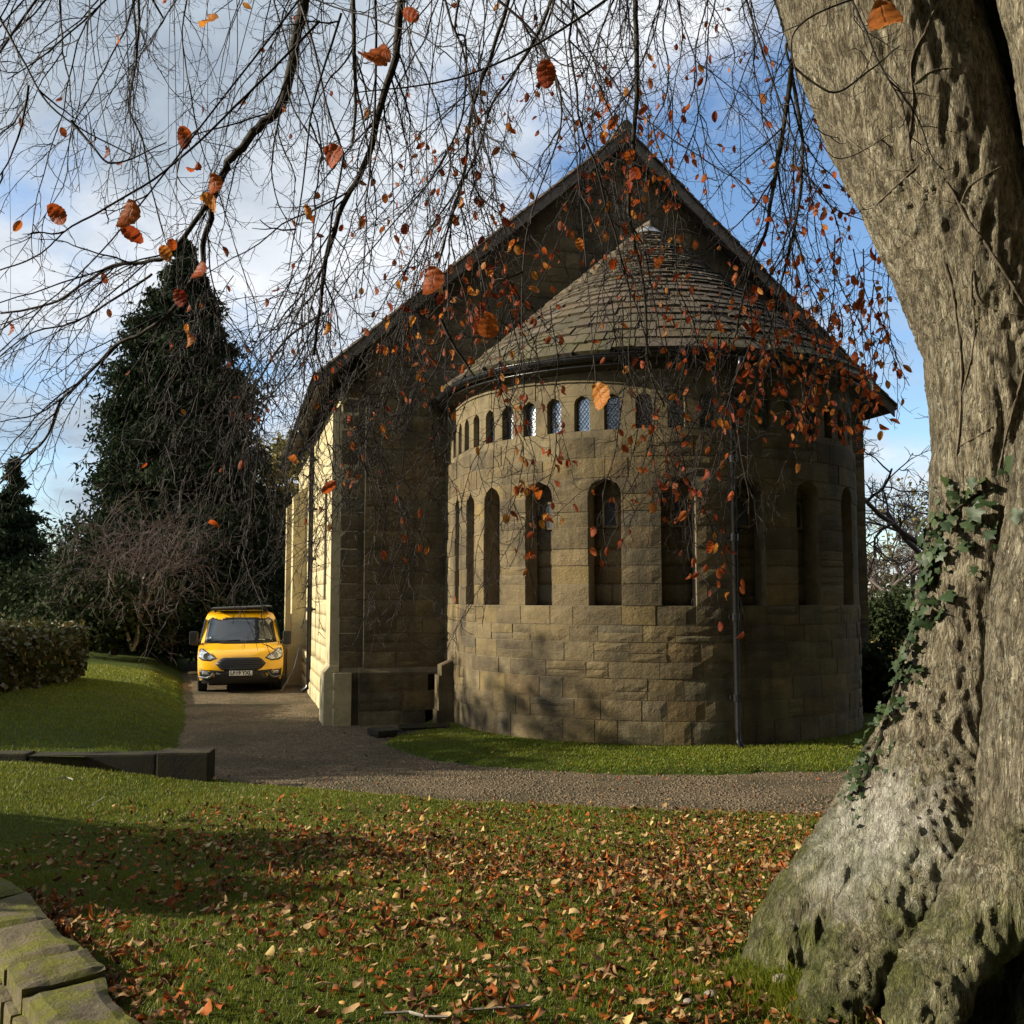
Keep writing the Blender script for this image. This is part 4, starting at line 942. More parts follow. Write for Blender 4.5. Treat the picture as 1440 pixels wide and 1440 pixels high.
# branches that can be followed in the photograph, with their distance
def branch(pts, r0, r1, Y0, Y1=None, side=0.0, dens=0.13, sub=0, single=True, slmax=0.6):
    Y1 = Y0 if Y1 is None else Y1; n = len(pts)
    if 4.35 < Y0 < 5.95: Y0, Y1, r0, r1 = Y0 + 1.7, Y1 + 1.7, r0 * 1.33, r1 * 1.33
    P = curve([at(x, y, Y0 + (Y1 - Y0) * i / (n - 1)) for i, (x, y) in enumerate(pts)], n * 6)
    jt = R2.normal(size=P.shape); jt[1:-1] = (jt[:-2] + jt[1:-1] + jt[2:]) / 2; P = P + 0.22 * r0 * jt
    t = Tubes() if single else TW
    t.add(P, np.linspace(r0, r1, len(P)), 7 if single else 4)
    if single: link('branch', t.mesh('branch', M['branch']), beech)
    hangers(P, 0.0032, R2, dens, 0.15, slmax)
    for k in range(sub):
        i = int(R2.integers(int(len(P) * 0.15), len(P) - 1)); q = P[i]; px, py = project(q[None])
        if py[0] < -40: continue
        d = rot_about(P[min(i + 1, len(P) - 1)] - P[max(i - 1, 0)], R2.uniform(0.3, 0.9), R2.uniform(0, 6.28)); d[2] -= 0.25; d[0] -= 0.1; d[1] *= 0.7
        B = grow(q, d, R2.uniform(0.6, 1.5), 14, -0.55, 0.10, R2)
        TW.add(B, np.linspace(min(r1, 0.008), 0.002, 15), 4); hangers(B, 0.0030, R2, 0.085, 0.12, 0.40)
branch([(455, -60), (432, -10), (415, 60), (393, 150), (345, 200), (312, 250), (297, 310), (284, 372)], 0.030, 0.013, 4.6, 4.9, sub=11)
branch([(312, 250), (262, 330), (235, 360), (208, 368), (165, 372), (128, 392), (70, 428), (0, 440)], 0.013, 0.005, 4.75, 5.0, sub=9)
branch([(284, 372), (240, 438), (205, 465), (165, 485), (120, 530), (82, 570), (62, 620), (0, 680)], 0.012, 0.005, 4.9, 5.4, sub=9)
branch([(215, 385), (150, 428), (100, 455), (40, 470), (-20, 520)], 0.007, 0.003, 5.2, sub=6)
branch([(566, -60), (558, 60), (536, 150), (510, 240), (480, 290), (458, 370), (450, 430), (440, 500)], 0.022, 0.008, 5.0, 5.4, sub=13)
branch([(735, -60), (716, 0), (690, 80), (662, 160), (652, 250), (628, 330), (600, 420)], 0.015, 0.005, 6.0, 6.3, sub=12)
branch([(790, -50), (760, 40), (728, 95), (690, 150), (665, 230), (600, 330), (560, 400)], 0.014, 0.004, 6.5, 7.0, sub=11)
branch([(888, -60), (895, 60), (893, 170), (884, 290), (893, 340), (905, 400), (914, 520), (935, 570)], 0.016, 0.005, 5.6, 5.8, sub=6)
branch([(1117, 60), (1108, 140), (1092, 230), (1076, 330), (1056, 375), (1035, 470)], 0.014, 0.005, 4.7, 5.1, sub=9)
branch([(1112, 100), (1128, 200), (1122, 300), (1095, 410), (1075, 500)], 0.010, 0.004, 4.8, 5.2, sub=8)
branch([(495, -60), (498, 60), (500, 130), (496, 205)], 0.012, 0.006, 4.4, sub=3)
branch([(655, -60), (640, 40), (655, 60), (648, 170), (600, 260), (540, 330), (470, 420), (420, 520)], 0.010, 0.003, 7.0, 7.4, sub=10)
branch([(190, -60), (196, 20), (192, 75), (182, 150), (200, 195), (212, 260), (230, 330)], 0.008, 0.003, 5.0, sub=8)
branch([(455, 440), (400, 480), (350, 560), (318, 640), (300, 720)], 0.008, 0.003, 5.4, 6.2, sub=10)
branch([(284, 372), (300, 430), (330, 520), (345, 600), (360, 700)], 0.008, 0.003, 4.9, 5.6, sub=9)
branch([(620, 450), (640, 490), (668, 530)], 0.006, 0.004, 3.2, sub=0, dens=9, single=False)
branch([(1105, 60), (1113, 90), (1170, 130), (1215, 105), (1265, 65)], 0.006, 0.003, 3.9, sub=0, dens=0.3)
# long thin near twigs, out to the left
NEAR = [([(450, 30), (350, 130), (240, 235), (150, 292), (95, 322), (55, 358), (0, 380), (-60, 400)], 2.7), ([(-10, 10), (30, 80), (60, 135), (100, 172), (190, 222)], 2.6), ([(40, 120), (30, 180), (10, 230), (-30, 290)], 2.8),
        ([(100, 170), (130, 205), (160, 230), (235, 200)], 2.5), ([(420, 0), (250, 220), (150, 345), (60, 430), (-40, 470)], 3.2), ([(480, 20), (440, 150), (425, 270), (405, 380)], 2.6),
        ([(880, -20), (760, 60), (640, 110), (500, 130)], 2.6), ([(1260, -20), (1130, 30), (1118, 100), (1170, 220), (1250, 190)], 3.4), ([(1040, -30), (1085, 110), (1150, 270), (1215, 310)], 3.6), ([(700, 0), (760, 60), (790, 170), (740, 330), (735, 520)], 3.0)]
for p, Y in NEAR: branch(p, 0.0045, 0.0016, Y, sub=0, dens=0.22, single=False, slmax=0.25)
# many hanging strands
for k in range(86):
    x0 = R2.uniform(-120, 1260); y0 = R2.uniform(-120, -30); Y = R2.choice([R2.uniform(3.7, 4.5), R2.uniform(6.3, 8.6), R2.uniform(8.4, 10.5)], p=[0.12, 0.63, 0.25])
    lean = np.interp(x0, [0, 350, 600, 900, 1250], [-0.60, -0.50, -0.22, 0.02, -0.05]) + R2.normal() * 0.24
    rc = np.clip(R2.beta(1.4, 1.5), 0.16, 1.0)
    strand(x0, y0, Y, lean, R2, R2.uniform(0.005, 0.009), rc, 0.12)
# low curtain on the left and in the middle that hangs from the boughs
for k in range(34):
    x0 = R2.uniform(230, 690); y0 = R2.uniform(330, 560); Y = R2.uniform(6.3, 8.4)
    lean = np.interp(x0, [200, 400, 600], [-0.30, -0.18, -0.06]) + R2.normal() * 0.18
    strand(x0, y0, Y, lean, R2, 0.0045, R2.uniform(0.75, 1.0), 0.09, attach=False, lmax=0.36, wig=0.15, fork=0.12)
for x0, y0, x1 in ((940, 300, 0.05), (985, 430, 0.12), (1010, 470, 0.08), (915, 520, 0.02), (700, 420, 0.03), (760, 430, 0.1), (1090, 430, 0.03), (1140, 420, 0.0), (1180, 430, -0.03), (1215, 400, 0.0), (1230, 300, 0.0), (1120, 380, 0.08), (1050, 400, 0.0), (860, 420, 0.12), (1160, 330, 0.05), (1200, 350, 0.02)):
    for q in range(2): strand(x0 + 14 * q, y0, R2.uniform(6.3, 7.7), x1, R2, 0.0045, R2.uniform(0.8, 1.0), 0.08, attach=False, lmax=0.4)
link('twigs', TW.mesh('twigs', M['twig'], False), beech)['kind'] = 'stuff'

# ---- leaves
def leaf_geo(L, W, fold, curl, wav, rng, rows=6, cols=3):
    vs = []; uv = []; h = (cols - 1) // 2
    for i in range(rows):
        t = i / (rows - 1); w = W * math.sin(math.pi * (0.04 + 0.93 * t ** 0.9)) ** 0.62
        y = L * t; zc = -curl * L * (t - 0.35) ** 2
        for j in range(cols):
            s = (j - h) / h; e = 1 + (0.05 * (-1) ** i if rows > 8 and abs(s) == 1 else 0)
            vs.append((s * e * w * math.cos(fold), y, zc + abs(s) ** 1.3 * w * math.sin(fold) + wav * W * rng.normal() * (0.5 if s else 0.15) * (0.45 if rows > 8 else 1) + (0.10 * W * math.sin(i * 1.9 + s * 2) if rows > 8 else 0)))
            uv.append((t, s))
    fs = [(i * cols + j, i * cols + j + 1, (i + 1) * cols + 1 + j, (i + 1) * cols + j) for i in range(rows - 1) for j in range(cols - 1)]
    return np.array(vs), np.array(fs), np.array(uv)
LR = np.random.default_rng(21)
HANG = [leaf_geo(0.068 * LR.uniform(0.85, 1.15), 0.0235 * LR.uniform(0.85, 1.15), LR.uniform(0.05, 0.6), LR.uniform(-0.4, 1.1), 0.12, LR) for _ in range(10)]
BIG = [leaf_geo(0.072 * LR.uniform(0.9, 1.1), 0.025 * LR.uniform(0.85, 1.1), LR.uniform(0.02, 0.55), LR.uniform(-0.5, 1.2), 0.16, LR, 15, 7) for _ in range(8)]
def leaf_mesh(name, geo, mat, stalk=0.0):
    v, f, uv = geo
    me = mesh_np(name, v, f, mat, True, {'rnd': np.full(len(v), LR.random()), 'lu': uv[:, 0], 'ls': uv[:, 1]}); return me
HANGM = [leaf_mesh('leaf', g_, M['leaf']) for g_ in HANG]; BIGM = [leaf_mesh('leaf', g_, M['leaf']) for g_ in BIG]
def frame(yaxis, roll):
    y = np.array(yaxis, float); y /= np.linalg.norm(y) + 1e-9; x = np.cross(y, [0.2, 0.9, 0.3]); x /= np.linalg.norm(x) + 1e-9; z = np.cross(x, y)
    x2 = x * math.cos(roll) + z * math.sin(roll); z2 = np.cross(x2, y); return np.stack([x2, y, z2], 1)
N_ = np.concatenate(nodes); NX, NY = project(N_)
BLOBS = [(1120, 535, 70, 55, 120), (1185, 590, 45, 32, 55), (1035, 430, 50, 60, 42), (1150, 450, 55, 50, 40), (1235, 510, 28, 60, 40), (1185, 290, 38, 40, 34), (1225, 400, 30, 60, 30), (1120, 400, 60, 50, 22), (930, 690, 40, 40, 26),
         (1015, 820, 28, 50, 24), (770, 690, 45, 55, 42), (800, 775, 25, 25, 10), (872, 205, 55, 55, 46), (900, 270, 60, 50, 34), (690, 430, 50, 60, 75), (765, 385, 60, 60, 46), (650, 520, 40, 50, 36), (930, 400, 70, 80, 44), (740, 150, 80, 80, 26),
         (960, 220, 60, 60, 26), (1000, 90, 50, 50, 18), (492, 660, 10, 30, 9), (600, 300, 90, 60, 26), (200, 250, 220, 200, 22), (700, 350, 330, 250, 70), (880, 620, 70, 40, 26), (1060, 560, 60, 60, 30), (560, 800, 50, 60, 9), (330, 600, 200, 120, 8)]
placed = []
for cx, cy, sx, sy, n in [(a, b_, c * 1.25, d_ * 1.25, e) for a, b_, c, d_, e in BLOBS] + [(760, 330, 330, 230, 110), (1080, 300, 120, 180, 60), (560, 480, 120, 160, 30)]:
    w = np.exp(-((NX - cx) / sx) ** 2 - ((NY - cy) / sy) ** 2) * (N_[:, 1] > 3.8) * (N_[:, 1] < 9.0)
    w *= (NX < 1262 + 0.1 * (NY - 400)); w /= w.sum()
    for i in LR.choice(len(N_), int(n * 1.15), replace=False, p=w):
        placed.append((N_[i], LR.uniform(0.58, 1.05)))
for x, y, size, Y in [(298, 42, 40, 0), (545, 98, 56, 0), (766, 104, 40, 0), (461, 229, 44, 0), (257, 193, 32, 0), (279, 244, 28, 0), (301, 262, 34, 0), (284, 292, 34, 0), (70, 306, 36, 0), (188, 304, 44, 0), (172, 340, 42, 0), (286, 384, 30, 0), (611, 398, 46, 0), (689, 466, 46, 0),
                      (1238, 44, 74, 0), (838, 562, 44, 0), (249, 421, 28, 0), (227, 357, 24, 0), (241, 346, 20, 0), (565, 32, 36, 0), (86, 186, 14, 0), (28, 172, 14, 0), (235, 5, 24, 0), (150, 214, 18, 0), (15, 462, 18, 0), (265, 480, 22, 0)]:
    Yd = max(1.6, 0.078 * F / size)
    p = np.array(at(x, y - size * 0.5, Yd)); placed.append((p, 1.12))
    top = np.array(at(x + LR.uniform(-60, 120), -90, Yd + 0.3)); mid = (p + top) / 2 + LR.normal(size=3) * 0.05
    stalk = Tubes(); stalk.add(curve([top, mid, p], 12), np.linspace(0.0026, 0.0012, 12), 4)
    link('twig', stalk.mesh('twig', M['twig']), beech)
sc = [(-(s / np.linalg.norm(p - np.array([0, 0, CAMZ]))), k) for k, (p, s) in enumerate(placed)]; sc.sort()
vv, ff, aa, uu, nb = [], [], [], [], 0
for q, (_, k) in enumerate(sc):
    p, s = placed[k]; d = np.array([LR.normal() * 0.55, LR.normal() * 0.45, -1.0 + LR.normal() * 0.45]); Rm = frame(d, LR.uniform(-0.5, 0.5) if k >= len(placed) - 26 else LR.uniform(-1.0, 1.0)); g = int(LR.integers(0, 10))
    if q < 300:
        o = bpy.data.objects.new('leaf', BIGM[g % 8] if q < 70 else HANGM[g]); C.objects.link(o); o.parent = beech; o.matrix_parent_inverse = Matrix.Translation(-beech.location)
        m4 = Matrix.Identity(4)
        for a in range(3):
            for b in range(3): m4[a][b] = Rm[a, b] * s
            m4[a][3] = p[a]
        o.matrix_basis = m4
    else:
        v, f, uv = HANG[g]; uu.append(uv); vv.append((v * s) @ Rm.T + p); ff.append(f + nb); nb += len(v); aa.append(np.full(len(v), LR.random()))
link('small_leaves', mesh_np('small_leaves', np.concatenate(vv), np.concatenate(ff), M['leaf'], True, {'rnd': np.concatenate(aa), 'lu': np.concatenate(uu)[:, 0], 'ls': np.concatenate(uu)[:, 1]}), beech)['kind'] = 'stuff'

# ---- ivy and bare climbing stems on the trunk
ivy = empty('ivy', (2.0, 5.0, 0.6), 'green ivy climbing the left side of the beech trunk', 'ivy')
def ivy_geo(rng):
    out = [(0, -0.02), (0.42, -0.16), (0.50, 0.18), (0.34, 0.34), (0.60, 0.62), (0.26, 0.62), (0, 1.0), (-0.26, 0.62), (-0.60, 0.62), (-0.34, 0.34), (-0.50, 0.18), (-0.42, -0.16)]
    v = [(0, 0.34, 0.04)] + [(x, y, -0.10 * abs(x) + rng.normal() * 0.03) for x, y in out]; n = len(out)
    return np.array(v), np.array([(0, 1 + i, 1 + (i + 1) % n) for i in range(n)])
IV = [mesh_np('leaf', *ivy_geo(LR), M['ivy'], False, {'rnd': np.full(13, LR.random())}) for _ in range(6)]
IP = curve([(1395, 684, 0), (1345, 712, 0), (1322, 745, 0), (1306, 790, 0), (1294, 840, 0), (1278, 890, 0), (1262, 935, 0), (1250, 985, 0), (1228, 1050, 0), (1208, 1100, 0), (1190, 1120, 0)], 60)
stemp = [on_trunk(x + 6, y, 0.012)[0] for x, y, _ in IP]
b = MB(); b.tube(stemp, 0.008, 5); b.build('stem', M['branch'], ivy)
for k in range(240):
    t = LR.random() ** 0.9; x, y, _ = IP[int(t * 59)]; wd = np.interp(t, [0, 0.25, 0.5, 0.75, 1], [26, 34, 22, 17, 10])
    p, n = on_trunk(x + LR.normal() * wd * 0.75 + 3, y + LR.normal() * 22, LR.uniform(0.015, 0.07))
    s = LR.uniform(0.020, 0.066) * np.interp(t, [0, 0.4, 1], [1.15, 1.0, 0.6]) * (1.5 if LR.random() < 0.12 else 1)
    nn = np.array(n) + LR.normal(size=3) * 0.6 + np.array([-0.2, -0.3, 0.3]); nn /= np.linalg.norm(nn); y_ = np.array([LR.normal() * 0.6, LR.normal() * 0.3, -1.0]); y_ -= nn * y_.dot(nn); y_ /= np.linalg.norm(y_); x_ = np.cross(y_, nn)
    o = bpy.data.objects.new('leaf', IV[k % 6]); C.objects.link(o); o.parent = ivy; o.matrix_parent_inverse = Matrix.Translation(-ivy.location)
    m4 = Matrix.Identity(4)
    for a in range(3): m4[a][0], m4[a][1], m4[a][2], m4[a][3] = x_[a] * s, y_[a] * s, nn[a] * s, p[a]
    o.matrix_basis = m4
vines = empty('climbing_stems', (2.3, 4.9, 3.0), 'thin bare creeper stems clinging to the grey beech trunk', 'creeper')
for pl, r in (([(1328, -20), (1300, 45), (1282, 85), (1284, 140), (1278, 200), (1281, 225)], 0.008), ([(1284, 120), (1310, 100), (1345, 95)], 0.005), ([(1330, 255), (1345, 280), (1365, 315), (1390, 350), (1440, 430)], 0.009), ([(1280, 248), (1310, 275), (1345, 285)], 0.006), ([(1352, 285), (1365, 260), (1415, 230)], 0.005),
              ([(1292, 232), (1260, 262), (1232, 288)], 0.005), ([(1164, 170), (1205, 205), (1240, 235), (1275, 240)], 0.007), ([(1328, 370), (1340, 410), (1350, 480), (1352, 560), (1346, 640)], 0.010), ([(1366, 430), (1368, 380), (1380, 425), (1440, 445)], 0.006), ([(1352, 560), (1370, 480), (1368, 420)], 0.006), ([(1345, 630), (1380, 610), (1395, 600)], 0.004), ([(1440, 520), (1420, 590), (1405, 660)], 0.007)):
    P = [on_trunk(x, y, r * 0.5)[0] for x, y, _ in curve([(a, b_, 0) for a, b_ in pl], 7 * len(pl))]
    m = MB(); m.tube(P, r * 0.62, 5); m.build('stem', M['vine'], vines)
# ---------------------------------------------------------------- other trees, shrubs, hedge
def quads_cloud(P, size, rng, droop=0.0, aspect=2.2):
    n = len(P); d = rng.normal(size=(n, 3)); d[:, 2] -= droop; d /= np.linalg.norm(d, axis=1, keepdims=True)
    e = np.cross(d, rng.normal(size=(n, 3))); e /= np.linalg.norm(e, axis=1, keepdims=True)
    s = size * rng.uniform(0.6, 1.3, n)[:, None]; d = d * s; e = e * s / aspect
    V = np.stack([P, P + d * 0.45 + e, P + d, P + d * 0.45 - e], 1).reshape(-1, 3); i = np.arange(n) * 4
    return V, np.stack([i, i + 1, i + 2, i + 3], -1), np.repeat(rng.random(n), 4)
def crown_obj(name, P, size, mat, parent, rng, droop=0.3, aspect=2.2):
    V, Q, a = quads_cloud(P, size, rng, droop, aspect); return link(name, mesh_np(name, V, Q, mat, attr={'rnd': a}), parent)
def conifer(base, H, R, seed, label, nbr=190, per=110, size=0.30, group=None, top=0.06):
    rng = np.random.default_rng(seed); base = np.array(base); t = empty('conifer_tree', tuple(base), label, 'tree', group)
    tb = Tubes(); tb.add(np.stack([base + np.array([0, 0, H * f]) for f in (0, 0.3, 0.6, 0.97)]), [R * 0.11, R * 0.085, R * 0.05, 0.02], 8); link('trunk', tb.mesh('trunk', M['branch']), t)
    P = []; br = Tubes()
    for k in range(nbr):
        f = rng.uniform(0.04, 1.0) ** 0.85; z = H * f
        prof = min(1.0, (1.02 - f) * 1.55) ** 0.9 * (0.85 + 0.15 * math.sin(f * 9 + seed)); L = max(0.25, R * prof * rng.uniform(0.55, 1.22)); a = rng.uniform(0, 6.283)
        u = np.linspace(0, 1, 7); d = np.array([math.cos(a), math.sin(a)])
        B = np.stack([base[0] + d[0] * L * u, base[1] + d[1] * L * u, base[2] + z - 0.25 * L * u + 0.22 * L * u ** 2.4], -1)
        br.add(B, np.linspace(0.05, 0.012, 7), 3)
        n = int(per * (0.35 + L / R)); tt = rng.random(n) ** 0.75
        c = np.stack([np.interp(tt, u, B[:, q]) for q in range(3)], -1)
        sp = 0.14 * L * (0.4 + 1.0 * (1 - np.abs(tt - 0.5)))
        P.append(c + rng.normal(size=(n, 3)) * sp[:, None] * np.array([1, 1, 0.55]))
    link('boughs', br.mesh('boughs', M['branch']), t)
    crown_obj('crown', np.concatenate(P), size, M['conifer'], t, rng, 0.9, 5.5); return t
def bushy(name, base, R, H, n, size, mat, seed, label, cat='tree', z0=0.0, clumps=60, stem=0.12, group=None, shellp=0.35):
    rng = np.random.default_rng(seed); base = np.array(base, float); t = empty(name, tuple(base), label, cat, group)
    d = rng.normal(size=(clumps, 3)); d /= np.linalg.norm(d, axis=1, keepdims=True); rr = rng.random(clumps) ** shellp
    cc = base + np.array([0, 0, z0 + (H - z0) / 2]) + d * rr[:, None] * np.array([R, R, (H - z0) / 2]) * 0.9
    k = rng.integers(0, clumps, n); P = cc[k] + rng.normal(size=(n, 3)) * R * 0.16
    tb = Tubes(); tb.add(np.stack([base - [0, 0, 0.2], base + [0.05, 0, H * 0.3], base + [0, 0.05, H * 0.7]]), [stem, stem * 0.8, stem * 0.3], 7)
    for q in range(0, clumps, 2): tb.add(curve([base + [0, 0, H * rng.uniform(0.1, 0.5)], (base + cc[q]) / 2 + [0, 0, H * 0.2], cc[q]], 5), np.linspace(stem * 0.35, 0.012, 5), 4)
    link('trunk', tb.mesh('trunk', M['branch']), t); crown_obj('crown', P[P[:, 2] > base[2] - 0.05], size, mat, t, rng, 0.2, 1.8); return t
def bare(base, H, seed, label, mat='far_twig', levels=5, nch=4, lean=0.0, r=0.16, up=0.25, group=None, name='bare_tree', ang=(0.35, 0.8), leaf=0, short=0.62, droop=0.0):
    rng = np.random.default_rng(seed); base = np.array(base, float); t = empty(name, tuple(base), label, 'tree', group)
    trunk_, tw, tips = Tubes(), Tubes(), []
    def rec(p, d, L, rad_, lev):
        n = 6 if lev < 2 else 4
        P = grow(p, d, L, n, (up if lev < 3 else up - droop), 0.10 + 0.03 * lev, rng)
        (trunk_ if lev == 0 else tw).add(P, np.linspace(rad_, rad_ * 0.62, n + 1), 7 if lev == 0 else (5 if lev == 1 else 3))
        if lev >= levels: tips.append(P[-1]); return
        m = nch + int(rng.integers(-1, 2)); az = rng.uniform(0, 6.28)
        for k in range(m):
            f = rng.uniform(0.4, 1.0) * n; a = min(int(f), n - 1); q = P[a] + (P[a + 1] - P[a]) * (f - a); az += 2.4 + rng.normal() * 0.3
            rec(q, rot_about(P[a + 1] - P[a], rng.uniform(*ang), az), L * short * rng.uniform(0.75, 1.2), max(rad_ * 0.55, 0.012), lev + 1)
    rec(base, np.array([lean, 0, 1.0]), H * 0.38, r, 0)
    link('trunk', trunk_.mesh('trunk', M['branch']), t); link('branches', tw.mesh('branches', M[mat]), t)['kind'] = 'stuff'
    if leaf:
        tp = np.array(tips); k = rng.integers(0, len(tp), leaf); crown_obj('leaves', tp[k] + rng.normal(size=(leaf, 3)) * 0.16, 0.20, M['olive'] if leaf > 0 else M['leaf'], t, rng)['kind'] = 'stuff'
    return t
def gpt(x, Y): return at(x, 838, Y).x
conifer((gpt(248, 34), 34, 0.2), 14.0, 3.75, 1, 'tall dark pyramid shaped conifer behind the yellow van', 430, 620, 0.23)
conifer((gpt(12, 62), 62, 0.0), 10.6, 2.6, 2, 'smaller distant conifer at the far left edge', 200, 220, 0.32)
conifer((gpt(340, 44), 44, 0.0), 7.5, 3.0, 5, 'low broad dark conifer seen between the van and the big conifer', 170, 150, 0.36)
bare((gpt(392, 47), 47, 0), 14, 3, 'half bare oak with thin olive leaves beyond the corner of the nave', levels=5, nch=4, r=0.22, leaf=9500, ang=(0.4, 0.9))
bare((gpt(435, 58), 58, 0), 13, 9, 'small half bare tree with few leaves directly behind the nave flank', levels=5, nch=4, r=0.2, leaf=2500)
# bare shrub with pale stems in front of the conifer
sh = empty('bare_shrub', (gpt(190, 28.5), 28.5, 0.75), 'bare twiggy shrub with pale crooked stems in front of the tall conifer', 'shrub')
rng = np.random.default_rng(14); stt, tw = Tubes(), Tubes()
def shr(p, d, L, r, lev):
    n = 6; P = grow(p, d, L, n, 0.25 if lev < 2 else -0.35, 0.16, rng); (stt if lev == 0 else tw).add(P, np.linspace(r, r * 0.55, n + 1), 6 if lev == 0 else 3)
    if lev >= 4: return
    az = rng.uniform(0, 6.28)
    for k in range([6, 5, 4, 3][lev]):
        f = rng.uniform(0.3, 1.0) * n; a = min(int(f), n - 1); q = P[a] + (P[a + 1] - P[a]) * (f - a); az += 2.4
        shr(q, rot_about(P[a + 1] - P[a], rng.uniform(0.4, 1.0), az), L * rng.uniform(0.5, 0.85), max(r * 0.45, 0.0055), lev + 1)
for (x0, y0), (x1, y1) in (((185, 915), (212, 850)), ((188, 912), (196, 845)), ((186, 915), (160, 850))):
    a, b = at(x0, y0, 28.5), at(x1, y1, 28.5); shr(np.array(a), np.array(b - a), 2.35, 0.05, 0)
link('stems', stt.mesh('stems', M['pale_stem']), sh); link('twigs', tw.mesh('twigs', M['shrub_twig']), sh)['kind'] = 'stuff'
# hedge along the top of the bank
hg = empty('hedge', (-9.6, 19, 0.8), 'clipped hedge with brown tinged leaves along the top of the grass bank', 'hedge')
rng = np.random.default_rng(31); n = 26000; y = rng.uniform(13.5, 21.5, n); xc = -9.3 - (y - 16) * 0.08; side = rng.random(n)
hx = np.where(side < 0.45, xc + 0.75 * np.ones(n), xc + rng.uniform(-0.8, 0.8, n)); hz = np.where(side < 0.45, rng.uniform(0, 1.0, n), 1.0)
bz = 0.55 + 0.02 * (y - 16); top = 0.98 + 0.16 * fbm(y * 0.8, xc, 0, 3)
P = np.stack([hx + rng.normal(size=n) * 0.10 + 0.12 * fbm(y * 1.1, hz * 2, 2, 3), y, bz + hz * top + rng.normal(size=n) * 0.06], -1)
crown_obj('foliage', P, 0.085, M['hedge'], hg, rng, 0.0, 1.5)['kind'] = 'stuff'
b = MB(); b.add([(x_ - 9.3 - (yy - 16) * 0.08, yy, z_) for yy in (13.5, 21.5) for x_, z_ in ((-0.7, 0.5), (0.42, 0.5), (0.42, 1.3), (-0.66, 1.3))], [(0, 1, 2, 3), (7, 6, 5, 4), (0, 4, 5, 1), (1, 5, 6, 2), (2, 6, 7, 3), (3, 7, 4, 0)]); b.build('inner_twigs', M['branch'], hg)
bushy('evergreen_shrub', (6.95, 19.6, 0.0), 0.62, 1.5, 3500, 0.10, M['evergreen'], 46, 'small dark evergreen shrub against the right corner of the church', 'shrub', clumps=40, stem=0.05)
bushy('evergreen_shrub', (-11.2, 29, 0.8), 1.9, 2.1, 9000, 0.12, M['evergreen'], 41, 'dark evergreen shrub at the foot of the tall conifer left of the van', 'shrub')
bushy('evergreen_shrub', (-8.9, 32, 0.3), 1.7, 2.0, 8000, 0.12, M['evergreen'], 42, 'dark evergreen shrub directly behind the yellow van', 'shrub')
bushy('evergreen_shrub', (-14.2, 32, 0.6), 1.6, 1.3, 6000, 0.13, M['evergreen'], 43, 'dark evergreen shrub at the far end of the hedge', 'shrub')
bushy('yew_tree', (gpt(72, 50), 50, 0), 2.3, 3.7, 8000, 0.22, M['evergreen'], 44, 'rounded dark yew behind the far stone wall', 'tree')
bushy('yew_tree', (gpt(118, 47), 47, 0), 1.8, 2.9, 6000, 0.20, M['evergreen'], 45, 'low spreading yew between the far wall and the conifer', 'tree')
for k, (x, Y, H) in enumerate(((95, 66, 10), (60, 72, 9), (130, 70, 9.5))): bare((gpt(x, Y), Y, 0), H, 60 + k, ['grey leafless tree behind the rounded yew', 'faint leafless tree beside the distant conifer', 'leafless tree hidden behind the tall conifer'][k], levels=5, nch=4, r=0.15)
# trees beyond the church on the right
for k, (x, Y, H, lab, lf) in enumerate(((1330, 30, 11.5, 'arching leafless tree beside the beech trunk beyond the church', 0), (1245, 44, 9.0, 'twiggy leafless tree right of the apse wall', 0), (1285, 52, 12, 'tall leafless tree between the apse and the beech trunk', 500), (1262, 62, 8, 'low leafless tree above the white fence', 0), (1215, 50, 8, 'leafless tree half hidden by the apse', 300))):
    bare((gpt(x, Y), Y, 0), H, 80 + k, lab, levels=6 if k == 1 else 5, nch=4, r=0.17, leaf=lf, ang=(0.4, 1.0), up=-0.05 if k in (0, 1) else 0.15, lean=-0.25 if k == 0 else 0)
bushy('laurel_shrub', (gpt(1262, 41), 41, 0), 1.9, 2.6, 6000, 0.14, M['evergreen'], 51, 'dark shrub below the bare trees between apse and beech', 'shrub')
# trees that stand to the left, just outside the photograph: they shade the bank, the drive and the front lawn
def yew_row():
    for k, (x, y, R, H, lab) in enumerate(((-13.6, 13.7, 1.6, 4.9, 'dense yew left of the grass bank'), (-13.9, 15.9, 1.6, 4.6, 'second dense yew left of the grass bank'), (-8.9, 5.9, 0.9, 3.05, 'narrow holly left of the front lawn'), (-8.8, 7.6, 1.5, 2.6, 'low rounded holly left of the front lawn'))):
        bushy('yew_tree' if k < 2 else 'holly_tree', (x, y, 0.5), R, H, 15000, 0.16, M['evergreen'], 90 + k, lab, 'tree', clumps=90, shellp=0.5)
yew_row()
for k, (x, y, H, lab) in enumerate(((-19.5, 12.9, 11, 'unseen ash left of the yews, leaved to dapple the apse'), (-22.5, 14.6, 12, 'second unseen ash behind the yews, leaved to dapple the apse'))):
    bare((x, y, 0.6), H, 130 + k, lab, levels=5, nch=5, r=0.2, ang=(0.35, 0.85), leaf=3500)  # out-of-view ashes, leaves added to dapple the apse with shade
